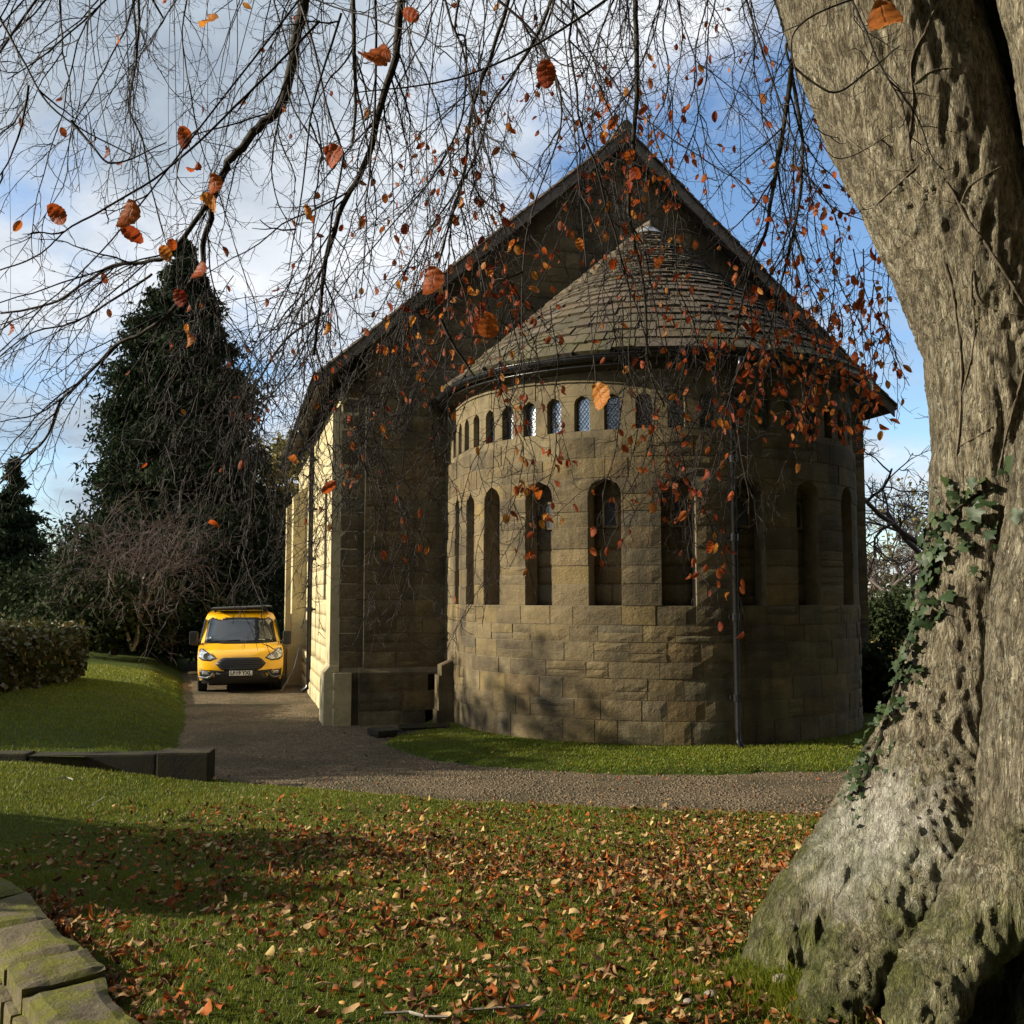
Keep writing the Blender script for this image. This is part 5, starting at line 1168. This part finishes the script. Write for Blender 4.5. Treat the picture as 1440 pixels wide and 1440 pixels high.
# unseen crown of the beech above the picture, thickened to hold back skylight
CW = Tubes(); crng = np.random.default_rng(3)
def crown_rec(p, d, L, r, lev):
    n = 5; P = grow(p, d, L, n, 0.05, 0.13, crng); CW.add(P, np.linspace(r, r * 0.6, n + 1), 5 if lev < 2 else 3)
    if lev >= 5: return
    az = crng.uniform(0, 6.28)
    for k in range(5):
        f = crng.uniform(0.3, 1.0) * n; a = min(int(f), n - 1); q = P[a] + (P[a + 1] - P[a]) * (f - a); az += 2.4
        crown_rec(q, rot_about(P[a + 1] - P[a], crng.uniform(0.4, 1.0), az), L * crng.uniform(0.5, 0.78), max(r * 0.5, 0.02), lev + 1)
for b0, d0, L0 in (((1.2, 5.5, 7.6), (-0.6, -0.1, 1.0), 5.5), ((2.4, 5.4, 8.0), (0.1, 0.3, 1.0), 6.0), ((1.0, 5.4, 7.8), (-1.0, 0.1, 0.75), 5.5), ((2.4, 5.0, 8.0), (0.0, -0.8, 0.9), 5.5), ((2.6, 5.6, 8.0), (0.9, 0.0, 0.9), 5.5), ((1.6, 5.2, 8.0), (-0.5, -0.8, 0.8), 5.5)):
    crown_rec(np.array(b0), np.array(d0), L0, 0.22, 0)
link('upper_crown', CW.mesh('upper_crown', M['branch']), beech)['kind'] = 'stuff'
# unseen trees added behind and right of the viewer to cut skylight
for k, (x, y, R, H) in enumerate(((4, -9, 5.5, 21), (-5, -11, 5.2, 19), (12, -6, 5.5, 22), (17, 3, 5.5, 21), (21, 13, 5.5, 21), (-14, -9, 4.0, 11), (9.8, 2.5, 4.0, 18), (11.5, 11.0, 3.8, 17), (0.5, -5.8, 3.6, 16), (-6, -6.2, 3.4, 11))):
    bushy('sky_blocker_tree', (x, y, 0), R, H, 14000, 0.6, M['evergreen'], 110 + k, ['broad dark tree added behind the viewer to block skylight', 'added sky blocking tree behind the viewer to the left', 'tall added sky blocking tree behind the beech', 'tall added sky blocking tree right of the beech', 'tall added sky blocking tree right of the church', 'added sky blocking tree far back on the left', 'close dark sky blocking tree added right of the beech', 'dark sky blocking tree added between the beech and the church corner', 'added sky blocking tree close behind the viewer', 'added sky blocking tree close behind and left of the viewer'][k], 'tree', z0=0.5, clumps=110, stem=0.3, shellp=0.5)

# ---------------------------------------------------------------- fallen leaves on the lawn
FR = np.random.default_rng(77)
LIT = [[leaf_geo(0.054 * FR.uniform(0.75, 1.25), 0.0185 * FR.uniform(0.8, 1.25), FR.uniform(0.0, 1.1), FR.uniform(-1.8, 1.8), 0.30, FR, 6) for _ in range(6)] for m in range(4)]
LITN = ['litter_a', 'litter_b', 'litter_c', 'litter_d']; LITW = ['pale tan', 'russet red', 'dark brown', 'yellow']
LITM = [[mesh_np('fallen_leaf', g_[0], g_[1], M[LITN[m]], True, {'rnd': np.full(18, FR.random())}) for g_ in LIT[m]] for m in range(4)]
n = 130000; x = FR.uniform(-8.5, 8, n); y = 3.7 + 8.0 * FR.random(n)
rx = np.array([p.x for p in R_]); ry = np.array([p.y for p in R_]); o_ = np.argsort(ry); wx = np.interp(y, ry[o_], rx[o_])
px, py = project(np.stack([x, y, z_front(x, y)], -1))
cl = fbm(x * 1.1, y * 1.1, 1, 3)
den = np.interp(py, [1120, 1150, 1185, 1230, 1290, 1340, 1440], [0.05, 0.28, 0.52, 0.62, 0.68, 0.64, 0.58]) * np.interp(px, [0, 250, 450, 620, 1000], [0.16, 0.36, 0.66, 0.84, 0.80]) * np.clip(0.92 + 1.0 * cl, 0.15, 1.5) * 0.75
near = np.exp(-np.clip((x - wx - 0.05), 0, 9) / 0.22); den = np.maximum(den, 1.0 * near * (y < 6.5))
k = (FR.random(n) < den) & (x > wx + 0.02) & (z_front(x, y) > 0.04) & (px > -80) & (px < 1500)
k &= (((x - 2.6) / 1.6) ** 2 + ((y - 4.9) / 0.9) ** 2 > 1)
x, y, px = x[k], y[k], px[k]; z = z_front(x, y); n = len(x)
dist = np.sqrt(x ** 2 + y ** 2); size = 0.55 + 0.75 * FR.random(n) ** 1.2; order = np.argsort(dist / size)
far_ = {m: ([], [], [], 0) for m in range(4)}
wxk = wx[k]
for q, i in enumerate(order):
    m = int(FR.choice(4, p=[0.25, 0.33, 0.37, 0.05])); g = int(FR.integers(0, 6)); s = size[i]
    a = FR.uniform(0, 6.28); tilt = FR.normal() * 0.22; nrm = Vector((FR.normal() * 0.28, FR.normal() * 0.28, 1)).normalized()
    Rm = (Vector((0, 0, 1)).rotation_difference(nrm).to_matrix() @ Matrix.Rotation(a, 3, 'Z') @ Matrix.Rotation(tilt, 3, 'X'))
    if FR.random() < 0.5: Rm = Rm @ Matrix.Rotation(math.pi, 3, 'Y')
    p = Vector((x[i], y[i], z[i] + FR.uniform(0.012, 0.038)))
    if q < 300:
        o = bpy.data.objects.new('fallen_leaf', LITM[m][g]); C.objects.link(o); o.matrix_world = Matrix.Translation(p) @ Rm.to_4x4() @ Matrix.Scale(s, 4)
        where = 'among the drift beside the mossy boundary wall' if x[i] - wxk[i] < 0.4 else ('in the grass in front of the beech roots' if x[i] > 0.75 else ('on the near lawn well left of the middle' if x[i] < -0.9 else 'on the near lawn just left of the middle' if x[i] < -0.1 else 'on the near lawn just right of the middle'))
        tag(o, LITW[m] + ' fallen beech leaf ' + where, 'leaf', LITW[m] + ' fallen leaves ' + where)
    else:
        v, f, _uv = LIT[m][g]; A = far_[m]; Rn = np.array(Rm); A[0].append((v * s) @ Rn.T + np.array(p)); A[1].append(f + 18 * len(A[1])); A[2].append(np.full(18, FR.random()))
pr = np.random.default_rng(15)
for q in range(420):                          # strays on the drive and the verge
    xx, yy = pr.uniform(-3.6, 6.5), 10.5 + 6.5 * pr.random() ** 1.6; zz = max(float(z_front(xx, yy)) if yy < 13 else -1, float(z_apse(xx, yy)), 0.0)
    if math.hypot(xx - KC.x, yy - KC.y) < 3.6: continue
    m = int(pr.choice(3)); v, f, _uv = LIT[m][int(pr.integers(0, 6))]; A = far_[m]
    Rn = np.array(Matrix.Rotation(pr.uniform(0, 6.28), 3, 'Z') @ Matrix.Rotation(pr.normal() * 0.3, 3, 'X')); A[0].append((v * pr.uniform(0.6, 1.1)) @ Rn.T + np.array([xx, yy, zz + 0.02])); A[1].append(f + 18 * len(A[1])); A[2].append(np.full(18, pr.random()))
for m in range(4):
    A = far_[m]
    tag(link('leaf_litter', mesh_np('leaf_litter', np.concatenate(A[0]), np.concatenate(A[1]), M[LITN[m]], True, {'rnd': np.concatenate(A[2])})), LITW[m] + ' fallen leaves scattered over the whole front lawn', 'leaf litter', kind='stuff')
# sticks, stone and long grass at the roots
for k, (pl, lab) in enumerate((([(540, 1432), (575, 1430), (600, 1437), (630, 1437)], 'thin pale stick lying in the near lawn'), ([(650, 1428), (700, 1424), (745, 1421)], 'straight grey twig lying right of the pale stick'), ([(75, 1098), (95, 1096), (103, 1099)], 'short twig lying below the kerb wall'), ([(128, 1137), (138, 1130), (146, 1124)], 'small bent twig on the lawn left of the shadow'))):
    m = MB(); m.tube([onground(a, b_, 0.55 if b_ > 1300 else 0.33) + Vector((0, 0, 0.02)) for a, b_ in pl], 0.006, 5); tag(m.build('stick', M['pale_stem'], None), lab, 'stick')
def pebble(px_, py_, s, lab, seed):
    bm = bmesh.new(); bmesh.ops.create_icosphere(bm, subdivisions=3, radius=1)
    for v in bm.verts: v.co = Vector((v.co.x * s, v.co.y * s * 0.8, v.co.z * s * 0.55)) * (1 + 0.12 * float(fbm(v.co.x * 1.6 + seed, v.co.y * 1.6, v.co.z * 1.6, 3)))
    for f in bm.faces: f.smooth = True
    me = bpy.data.meshes.new('stone'); bm.to_mesh(me); bm.free(); me.materials.append(M['pebble']); p = onground(px_, py_, 0.55); tag(link('stone', me, None, p), lab, 'stone')
pebble(1100, 1378, 0.045, 'smooth brown stone lying between the beech roots', 1); pebble(1000, 1398, 0.03, 'small pale stone in the grass left of the roots', 5); pebble(968, 1408, 0.022, 'tiny stone at the left of the small pale stone', 8)
r = np.random.default_rng(8); n = 1500; c = np.array([onground(1205, 1425, 0.5), onground(1165, 1440, 0.5), onground(1070, 1395, 0.5), onground(1110, 1420, 0.5)]); k = r.integers(0, 4, n); xx = c[k, 0] + r.normal(size=n) * 0.16; yy = c[k, 1] + r.normal(size=n) * 0.09; zz = z_front(xx, yy)
h = r.uniform(0.03, 0.11, n); a = r.uniform(0, 6.28, n); w = 0.0022; le = h * r.uniform(0.3, 0.9, n)
Pp = np.stack([np.stack([xx - w, yy, zz], -1), np.stack([xx + w, yy, zz], -1), np.stack([xx + np.cos(a) * le * 0.4 + w, yy + np.sin(a) * le * 0.4, zz + h * 0.65], -1), np.stack([xx + np.cos(a) * le * 0.4 - w, yy + np.sin(a) * le * 0.4, zz + h * 0.65], -1), np.stack([xx + np.cos(a) * le, yy + np.sin(a) * le, zz + h * 0.8], -1)], 1).reshape(-1, 3); i = np.arange(n) * 5
tag(link('long_grass', mesh_np('long_grass', Pp, [np.stack([i, i + 1, i + 2, i + 3], -1), np.stack([i + 3, i + 2, i + 4], -1)], M['grass_blade'], attr={'rnd': np.repeat(r.random(n), 5)})), 'long green grass tufts at the foot of the beech roots', 'grass', kind='stuff')
# ---------------------------------------------------------------- the yellow van
VF = at(341, 838, 24.2); VH = rad(15.6)
van = empty('van', (VF.x, VF.y, 0), 'yellow van with black grille and roof rack parked beside the church', 'van')
VX = Vector((math.cos(VH), math.sin(VH), 0)); VY = Vector((-math.sin(VH), math.cos(VH), 0))
def vw(x, y, z): p = Vector((VF.x, VF.y, 0)) + VX * x + VY * y; return Vector((p.x, p.y, z * 0.945))
ZT = [(0.20, 0.10), (0.32, 0.04), (0.52, 0.0), (0.72, 0.03), (0.90, 0.08), (1.00, 0.17), (1.08, 0.38), (1.20, 0.80), (1.50, 1.13), (1.80, 1.46), (1.90, 1.62), (1.955, 1.92), (1.97, 2.3)]
HT = [(0.20, 0.88), (0.32, 0.94), (0.52, 0.975), (0.9, 0.985), (1.1, 0.98), (1.22, 0.965), (1.5, 0.915), (1.80, 0.845), (1.90, 0.81), (1.955, 0.75), (1.97, 0.68)]
yc = lambda z: float(np.interp(z, [q[0] for q in ZT], [q[1] for q in ZT])); hw = lambda z: float(np.interp(z, [q[0] for q in HT], [q[1] for q in HT]))
def yf(x, z):
    u = min(1.0, abs(x) / hw(z)); return yc(z) + (0.26 + 0.10 * (z > 1.1)) * u ** 3.2
body = MB(); zs = [0.30, 0.40, 0.52, 0.62, 0.72, 0.82, 0.90, 0.95, 1.00, 1.04, 1.08, 1.14, 1.20, 1.28, 1.38, 1.50, 1.60, 1.70, 1.80, 1.86, 1.90, 1.93, 1.955, 1.97]; us = np.linspace(-1, 1, 33)
def bonnet(x, z):                            # two raised creases on the bonnet
    if not 1.0 < z < 1.2: return 0.0
    return 0.035 * math.exp(-((abs(x) - 0.60 + (z - 1.0) * 0.5) / 0.07) ** 2)
vs = [vw(u * hw(z), yf(u * hw(z), z) - bonnet(u * hw(z), z), z) for z in zs for u in us]; n = len(us)
body.add(vs, [(j * n + i, j * n + i + 1, (j + 1) * n + i + 1, (j + 1) * n + i) for j in range(len(zs) - 1) for i in range(n - 1)])
for sg in (-1, 1):                           # sides run back to the rear doors
    fr = [vw(sg * hw(z), yf(hw(z), z), z) for z in zs]; ys_ = [1.6, 2.6, 4.0, 4.97]
    rows = [fr] + [[vw(sg * hw(z), max(y_, yf(hw(z), z) + 0.01 * k), z) for z in zs] for k, y_ in enumerate(ys_)]; m = len(zs)
    body.add(sum(rows, []), [(r_ * m + j, r_ * m + j + 1, (r_ + 1) * m + j + 1, (r_ + 1) * m + j) for r_ in range(len(rows) - 1) for j in range(m - 1)])
body.add([vw(sg * hw(z), 4.97, z) for sg in (-1, 1) for z in zs], [(j, j + 1, m + j + 1, m + j) for j in range(m - 1)])
body.add([vw(-0.68, 2.3, 1.97), vw(0.68, 2.3, 1.97), vw(0.68, 4.97, 1.97), vw(-0.68, 4.97, 1.97)], [(0, 1, 2, 3)])
body.add([vw(-0.9, 0.35, 0.32), vw(0.9, 0.35, 0.32), vw(0.95, 4.9, 0.32), vw(-0.95, 4.9, 0.32)], [(0, 1, 2, 3)])
body.build('body', M['yellow'], van, smooth=True)
def patch(name, poly, mat, parent, off=0.012, thick=0.03, rings=5, sub=4, smooth=True):
    """panel that follows the nose: outline in x, z"""
    P = []
    for (x0, z0), (x1, z1) in zip(poly, poly[1:] + poly[:1]): P += [(x0 + (x1 - x0) * k / sub, z0 + (z1 - z0) * k / sub) for k in range(sub)]
    cx = sum(p[0] for p in P) / len(P); cz = sum(p[1] for p in P) / len(P); n = len(P); v = [vw(cx, yf(cx, cz) - off, cz)]; f = []
    for r_ in range(1, rings + 1):
        t = r_ / rings
        for x, z in P: X, Z = cx + (x - cx) * t, cz + (z - cz) * t; v.append(vw(X, yf(X, Z) - off * (1.0 if r_ < rings else 0.55), Z))
    for i in range(n): f.append((0, 1 + i, 1 + (i + 1) % n))
    for r_ in range(rings - 1):
        for i in range(n): a, b_ = 1 + r_ * n, 1 + (r_ + 1) * n; f.append((a + i, a + (i + 1) % n, b_ + (i + 1) % n, b_ + i))
    k = len(v); v += [vw(x, yf(x, z) + thick - off, z) for x, z in P]; a = 1 + (rings - 1) * n
    f += [(a + i, a + (i + 1) % n, k + (i + 1) % n, k + i) for i in range(n)]
    m = MB(); m.add(v, f); return m.build(name, mat, parent, smooth=smooth)
sym = lambda h: h + [(-x, z) for x, z in h[::-1]]
ws_ = patch('windscreen', [(-0.80, 1.235), (-0.4, 1.205), (0.4, 1.205), (0.80, 1.235), (0.73, 1.74), (0.66, 1.80), (-0.66, 1.80), (-0.73, 1.74)], M['screen'], van, 0.040, 0.05)
patch('windscreen_surround', [(-0.855, 1.20), (-0.4, 1.175), (0.4, 1.175), (0.855, 1.20), (0.775, 1.76), (0.69, 1.825), (-0.69, 1.825), (-0.775, 1.76)], M['plastic'], ws_, 0.030, 0.05)
for x0, x1 in ((-0.62, -0.02), (0.10, 0.70)):
    w = MB(); w.tube([vw(x0 + (x1 - x0) * t, yf(x0 + (x1 - x0) * t, 1.235 + 0.03 * t) - 0.055, 1.235 + 0.03 * t) for t in (0, 0.5, 1)], 0.012, 5); w.build('wiper', M['plastic'], ws_)
b = MB(); b.box(vw(0.50, yf(0.5, 1.26) - 0.046, 1.265), (0.16, 0.012, 0.02), Matrix.Rotation(VH, 3, 'Z')); b.build('parking_slip', M['plate'], ws_)
gr = patch('grille', [(-0.575, 0.715), (-0.48, 0.82), (-0.40, 0.862), (0.40, 0.862), (0.48, 0.82), (0.575, 0.715), (0.48, 0.60), (0.36, 0.54), (-0.36, 0.54), (-0.48, 0.60)], M['plastic'], van, 0.012)
for z in (0.60, 0.65, 0.70, 0.75, 0.80):
    h_ = 0.40 + 0.13 * (1 - abs(z - 0.715) / 0.15); b = MB(); b.tube([vw(x, yf(x, z) - 0.022, z) for x in np.linspace(-h_, h_, 9)], 0.009, 5); b.build('slat', M['black_iron'], gr)
for sg in (-1, 1):
    s = lambda l: [(sg * x, z) for x, z in (l if sg > 0 else l)]
    hl = patch('headlight', s([(0.58, 0.845), (0.70, 0.80), (0.86, 0.815), (0.945, 0.87), (0.95, 1.0), (0.90, 1.07), (0.80, 1.0), (0.68, 0.92)]), M['lamp'], van, 0.014)
    c = vw(sg * 0.78, yf(0.78, 0.90) - 0.02, 0.90); b = MB(); b.tube([c + VY * 0.01, c - VY * 0.012], 0.075, 14); b.build('lens', M['chrome'], hl)
    patch('headlight_rim', s([(0.545, 0.845), (0.70, 0.775), (0.88, 0.79), (0.965, 0.86), (0.965, 1.02), (0.905, 1.105), (0.79, 1.02), (0.66, 0.935)]), M['plastic'], hl, 0.006)
    patch('fog_light_bezel', s([(0.60, 0.34), (0.72, 0.34), (0.93, 0.39), (0.94, 0.56), (0.78, 0.55), (0.66, 0.48)]), M['plastic'], van, 0.02)
    fl = patch('fog_light', s([(0.72, 0.45), (0.88, 0.455), (0.88, 0.53), (0.74, 0.52)]), M['lamp'], van, 0.03)
    ch = MB(); ch.tube([vw(sg * x, yf(x, z) - 0.03, z) for x, z in ((0.93, 0.38), (0.76, 0.365), (0.68, 0.41), (0.62, 0.49))], 0.025, 6); ch.build('bumper_trim', M['chrome'] if sg < 0 else M['rack'], van)  # light put into the trim colour: bright on the sunlit side, dark opposite
    mr = MB(); c = vw(sg * 1.10, 0.98, 1.31); mr.box(c, (0.20, 0.14, 0.33), Matrix.Rotation(VH, 3, 'Z')); o = mr.build('mirror', M['plastic'], van, bevel=0.045)
    b = MB(); b.tube([vw(sg * 0.93, 0.99, 1.20), vw(sg * 1.06, 0.98, 1.22)], 0.04, 6); b.build('mirror_arm', M['plastic'], o)
    b = MB(); b.box(c - VY * 0.0 + UP * (-0.02) + VY * 0.073, (0.16, 0.008, 0.26), Matrix.Rotation(VH, 3, 'Z')); b.build('mirror_glass', M['chrome'], o)
    sw = MB(); P = [(sg * 0.962, 1.15, 1.235), (sg * 0.962, 2.35, 1.235), (sg * 0.853, 2.35, 1.78), (sg * 0.855, 1.62, 1.78)]; sw.add([vw(x + sg * 0.012, y, z) for x, y, z in P] + [vw(x - sg * 0.02, y, z) for x, y, z in P], [(0, 1, 2, 3), (0, 4, 5, 1), (1, 5, 6, 2), (2, 6, 7, 3), (3, 7, 4, 0)]); sw.build('side_window', M['screen'], van)
    for y in (0.92, 3.85):
        w = MB(); c = vw(sg * 0.87, y, 0.335); w.tube([c - VX * 0.11, c - VX * 0.095, c + VX * 0.095, c + VX * 0.11], [0.30, 0.335, 0.335, 0.30], 28); wo = w.build('wheel', M['rubber'], van, smooth=False)
        r_ = MB(); r_.tube([c + VX * sg * 0.08, c + VX * sg * 0.118], 0.21, 20); r_.build('rim', M['rack'], wo)
patch('bumper', sym([(0.55, 0.50), (0.60, 0.40), (0.90, 0.33), (0.88, 0.22)])[:] , M['plastic'], van, 0.018, rings=4)
patch('bumper_lip', [(-0.93, 0.44), (-0.60, 0.50), (0.60, 0.50), (0.93, 0.44), (0.95, 0.58), (0.80, 0.56), (0.62, 0.515), (-0.62, 0.515), (-0.80, 0.56), (-0.95, 0.58)], M['plastic'], van, 0.015, rings=3)
pl = MB(); pc = vw(0, -0.045, 0.485); pl.box(pc, (0.52, 0.014, 0.111), Matrix.Rotation(VH, 3, 'Z')); plate = pl.build('number_plate', M['plate'], van, bevel=0.004)
fc = bpy.data.curves.new('plate_text', 'FONT'); fc.body = 'LB19 YXL'; fc.size = 0.115; fc.extrude = 0.002; fc.align_x = 'CENTER'; fc.align_y = 'CENTER'; fc.offset = 0.004
to = bpy.data.objects.new('plate_text', fc); C.objects.link(to); dg = bpy.context.evaluated_depsgraph_get(); tme = bpy.data.meshes.new_from_object(to.evaluated_get(dg)); bpy.data.objects.remove(to)
Mx = Matrix.Translation(pc - VY * 0.0085) @ Matrix.Rotation(VH, 4, 'Z') @ Matrix.Rotation(rad(90), 4, 'X'); tme.transform(Mx); tme.materials.clear(); tme.materials.append(M['letter']); link('letters', tme, plate)
for sg in (-1, 1):
    sl_ = MB(); sl_.tube([vw(sg * x, yf(x, z) - bonnet(x, z) - 0.003, z) for x, z in ((0.60, 0.90), (0.66, 0.96), (0.80, 1.06), (0.88, 1.13), (0.90, 1.19))], 0.007, 4); sl_.build('panel_gap', M['plastic'], van)
ub = MB(); ub.add([vw(x, y, z) for x in (-0.72, 0.72) for y, z in ((0.30, 0.17), (0.42, 0.36), (4.9, 0.36), (4.9, 0.17))], [(0, 1, 2, 3), (7, 6, 5, 4), (0, 4, 5, 1), (0, 3, 7, 4), (2, 6, 7, 3)]); ub.build('underbody_shade', M['plastic'], van)  # dark box added to black out the lit gap beneath the van
rk = MB()
rk.box(vw(0.02, 2.55, 2.085), (1.46, 1.9, 0.032), Matrix.Rotation(VH, 3, 'Z') @ Matrix.Rotation(rad(-2.2), 3, 'Y')); rack = rk.build('roof_rack', M['rack'], van, bevel=0.012)
for y in (1.85, 2.6, 3.3):
    b = MB(); b.box(vw(0, y, 2.04), (1.3, 0.05, 0.03), Matrix.Rotation(VH, 3, 'Z')); b.build('bar', M['plastic'], rack)
    for sg in (-1, 1): b = MB(); b.tube([vw(sg * 0.62, y, 1.955), vw(sg * 0.62, y, 2.06)], 0.03, 6); b.build('foot', M['plastic'], rack)
# hose or cable hanging beside the buttress
m = MB(); m.tube([flank(5.9, 1.1, 0.32), flank(5.6, 0.6, 0.45), flank(5.2, 0.12, 0.75)], 0.016, 5); tag(m.build('cable', M['black_iron'], None), 'dark cable leaning against the church plinth beside the van', 'cable')

# ---------------------------------------------------------------- far things
def car(px_, Y, paint, label, ang):
    p = Vector((gpt(px_, Y), Y, -0.03)); t = empty('parked_car', p, label, 'car', 'cars parked beyond the hedge'); Rz = Matrix.Rotation(ang, 4, 'Z'); W = lambda x, y, z: p + (Rz @ Vector((x, y, z)))
    prof = [(-2.1, 0.3), (-2.12, 0.65), (-1.95, 0.85), (-1.2, 0.95), (-0.55, 1.38), (-0.1, 1.46), (0.7, 1.46), (1.2, 1.36), (1.85, 0.98), (2.08, 0.9), (2.12, 0.5), (2.05, 0.3)]
    b = MB(); n = len(prof); rows = []
    for y, k in ((-0.84, 0.96), (-0.72, 1.0), (0.72, 1.0), (0.84, 0.96)): rows.append([W(x * (1 if k == 1 else 0.985), y * (0.86 if z > 1.2 else 1), 0.3 + (z - 0.3) * k) for x, z in prof])
    b.add(sum(rows, []), [(r_ * n + i, r_ * n + (i + 1) % n, (r_ + 1) * n + (i + 1) % n, (r_ + 1) * n + i) for r_ in range(3) for i in range(n)] + [tuple(range(n)), tuple(range(3 * n, 4 * n))[::-1]])
    b.build('body', paint, t, bevel=0)
    for sg in (-1, 1):
        w = MB(); P = [(-1.05, 0.98), (1.55, 0.98), (1.1, 1.30), (-0.5, 1.33)]; w.add([W(x, sg * (0.845 if z < 1.1 else 0.745), z) for x, z in P] + [W(x, sg * (0.80 if z < 1.1 else 0.70), z) for x, z in P], [(0, 1, 2, 3), (0, 4, 5, 1), (1, 5, 6, 2), (2, 6, 7, 3), (3, 7, 4, 0)]); w.build('window', M['screen'], t)
        for x in (-1.3, 1.3): q = MB(); q.tube([W(x, sg * 0.68, 0.31), W(x, sg * 0.87, 0.31)], 0.31, 18); q.build('wheel', M['rubber'], t)
    w = MB(); w.add([W(-1.16, s_ * 0.68, 0.99) for s_ in (-1, 1)] + [W(-0.60, s_ * 0.60, 1.36) for s_ in (1, -1)], [(0, 1, 2, 3)]); w.build('windscreen', M['screen'], t)
car(48, 40, M['silver'], 'silver parked car whose roof shows over the hedge end', 0.25)
car(134, 52, M['silver'], 'pale parked car further off beside the far wall', 0.4)
fwl = empty('far_wall', (gpt(45, 56), 56, 0), 'long low stone wall in the far distance on the left', 'wall')
rnd = random.Random(6)
for row in range(4):
    x = gpt(-40, 56) + rnd.uniform(0, 0.3)
    while x < gpt(118, 56):
        w = rnd.uniform(0.5, 1.1); b = MB(); b.box((x + w / 2, 56 + rnd.uniform(-0.02, 0.02), 0.02 + row * 0.34 + 0.17), (w - 0.02, 0.4, 0.33)); b.build('stone', M['coping'], fwl); x += w
gpst = empty('gate_pier', (gpt(102, 55.4), 55.4, 0), 'square stone gate pier at the end of the far wall', 'pier')
b = MB(); b.box((gpt(102, 55.4), 55.4, 0.95), (0.6, 0.5, 1.9)); b.build('shaft', M['coping'], gpst); b = MB(); b.box((gpt(102, 55.4), 55.4, 1.97), (0.74, 0.64, 0.14)); b.build('cap', M['coping'], gpst)
# white rail fence and the leaf covered grass beyond the church
fe = empty('mesh_fence', (gpt(1235, 50), 50, 0), 'pale metal mesh fence beyond the right end of the church', 'fence')
x0, x1 = gpt(1195, 50), gpt(1330, 50)
for k in range(6): b = MB(); X = x0 + (x1 - x0) * k / 5; b.box((X, 50, 0.9), (0.06, 0.06, 1.8)); b.build('post', M['steel'], fe)
for k in range(7): b = MB(); z = 0.35 + k * 0.23; b.tube([(x0, 49.97, z), (x1, 49.97, z)], 0.014, 4); b.build('rail', M['steel'], fe)
for k in range(28): b = MB(); X = x0 + (x1 - x0) * k / 27; b.tube([(X, 49.94, 0.3), (X, 49.94, 1.8)], 0.009, 4); b.build('wire', M['steel'], fe)
lr = np.random.default_rng(50); n = 9000; P = np.stack([lr.uniform(gpt(1180, 44), gpt(1340, 48), n), lr.uniform(43, 50, n), np.full(n, 0.02) + lr.random(n) * 0.08], -1)
Vq, Qq, aq = quads_cloud(P, 0.12, lr, 0, 1.5); tag(link('leaf_litter', mesh_np('leaf_litter', Vq, Qq, M['litter_d'], attr={'rnd': aq})), 'golden fallen leaves covering the ground by the mesh fence', 'leaf litter', kind='stuff')
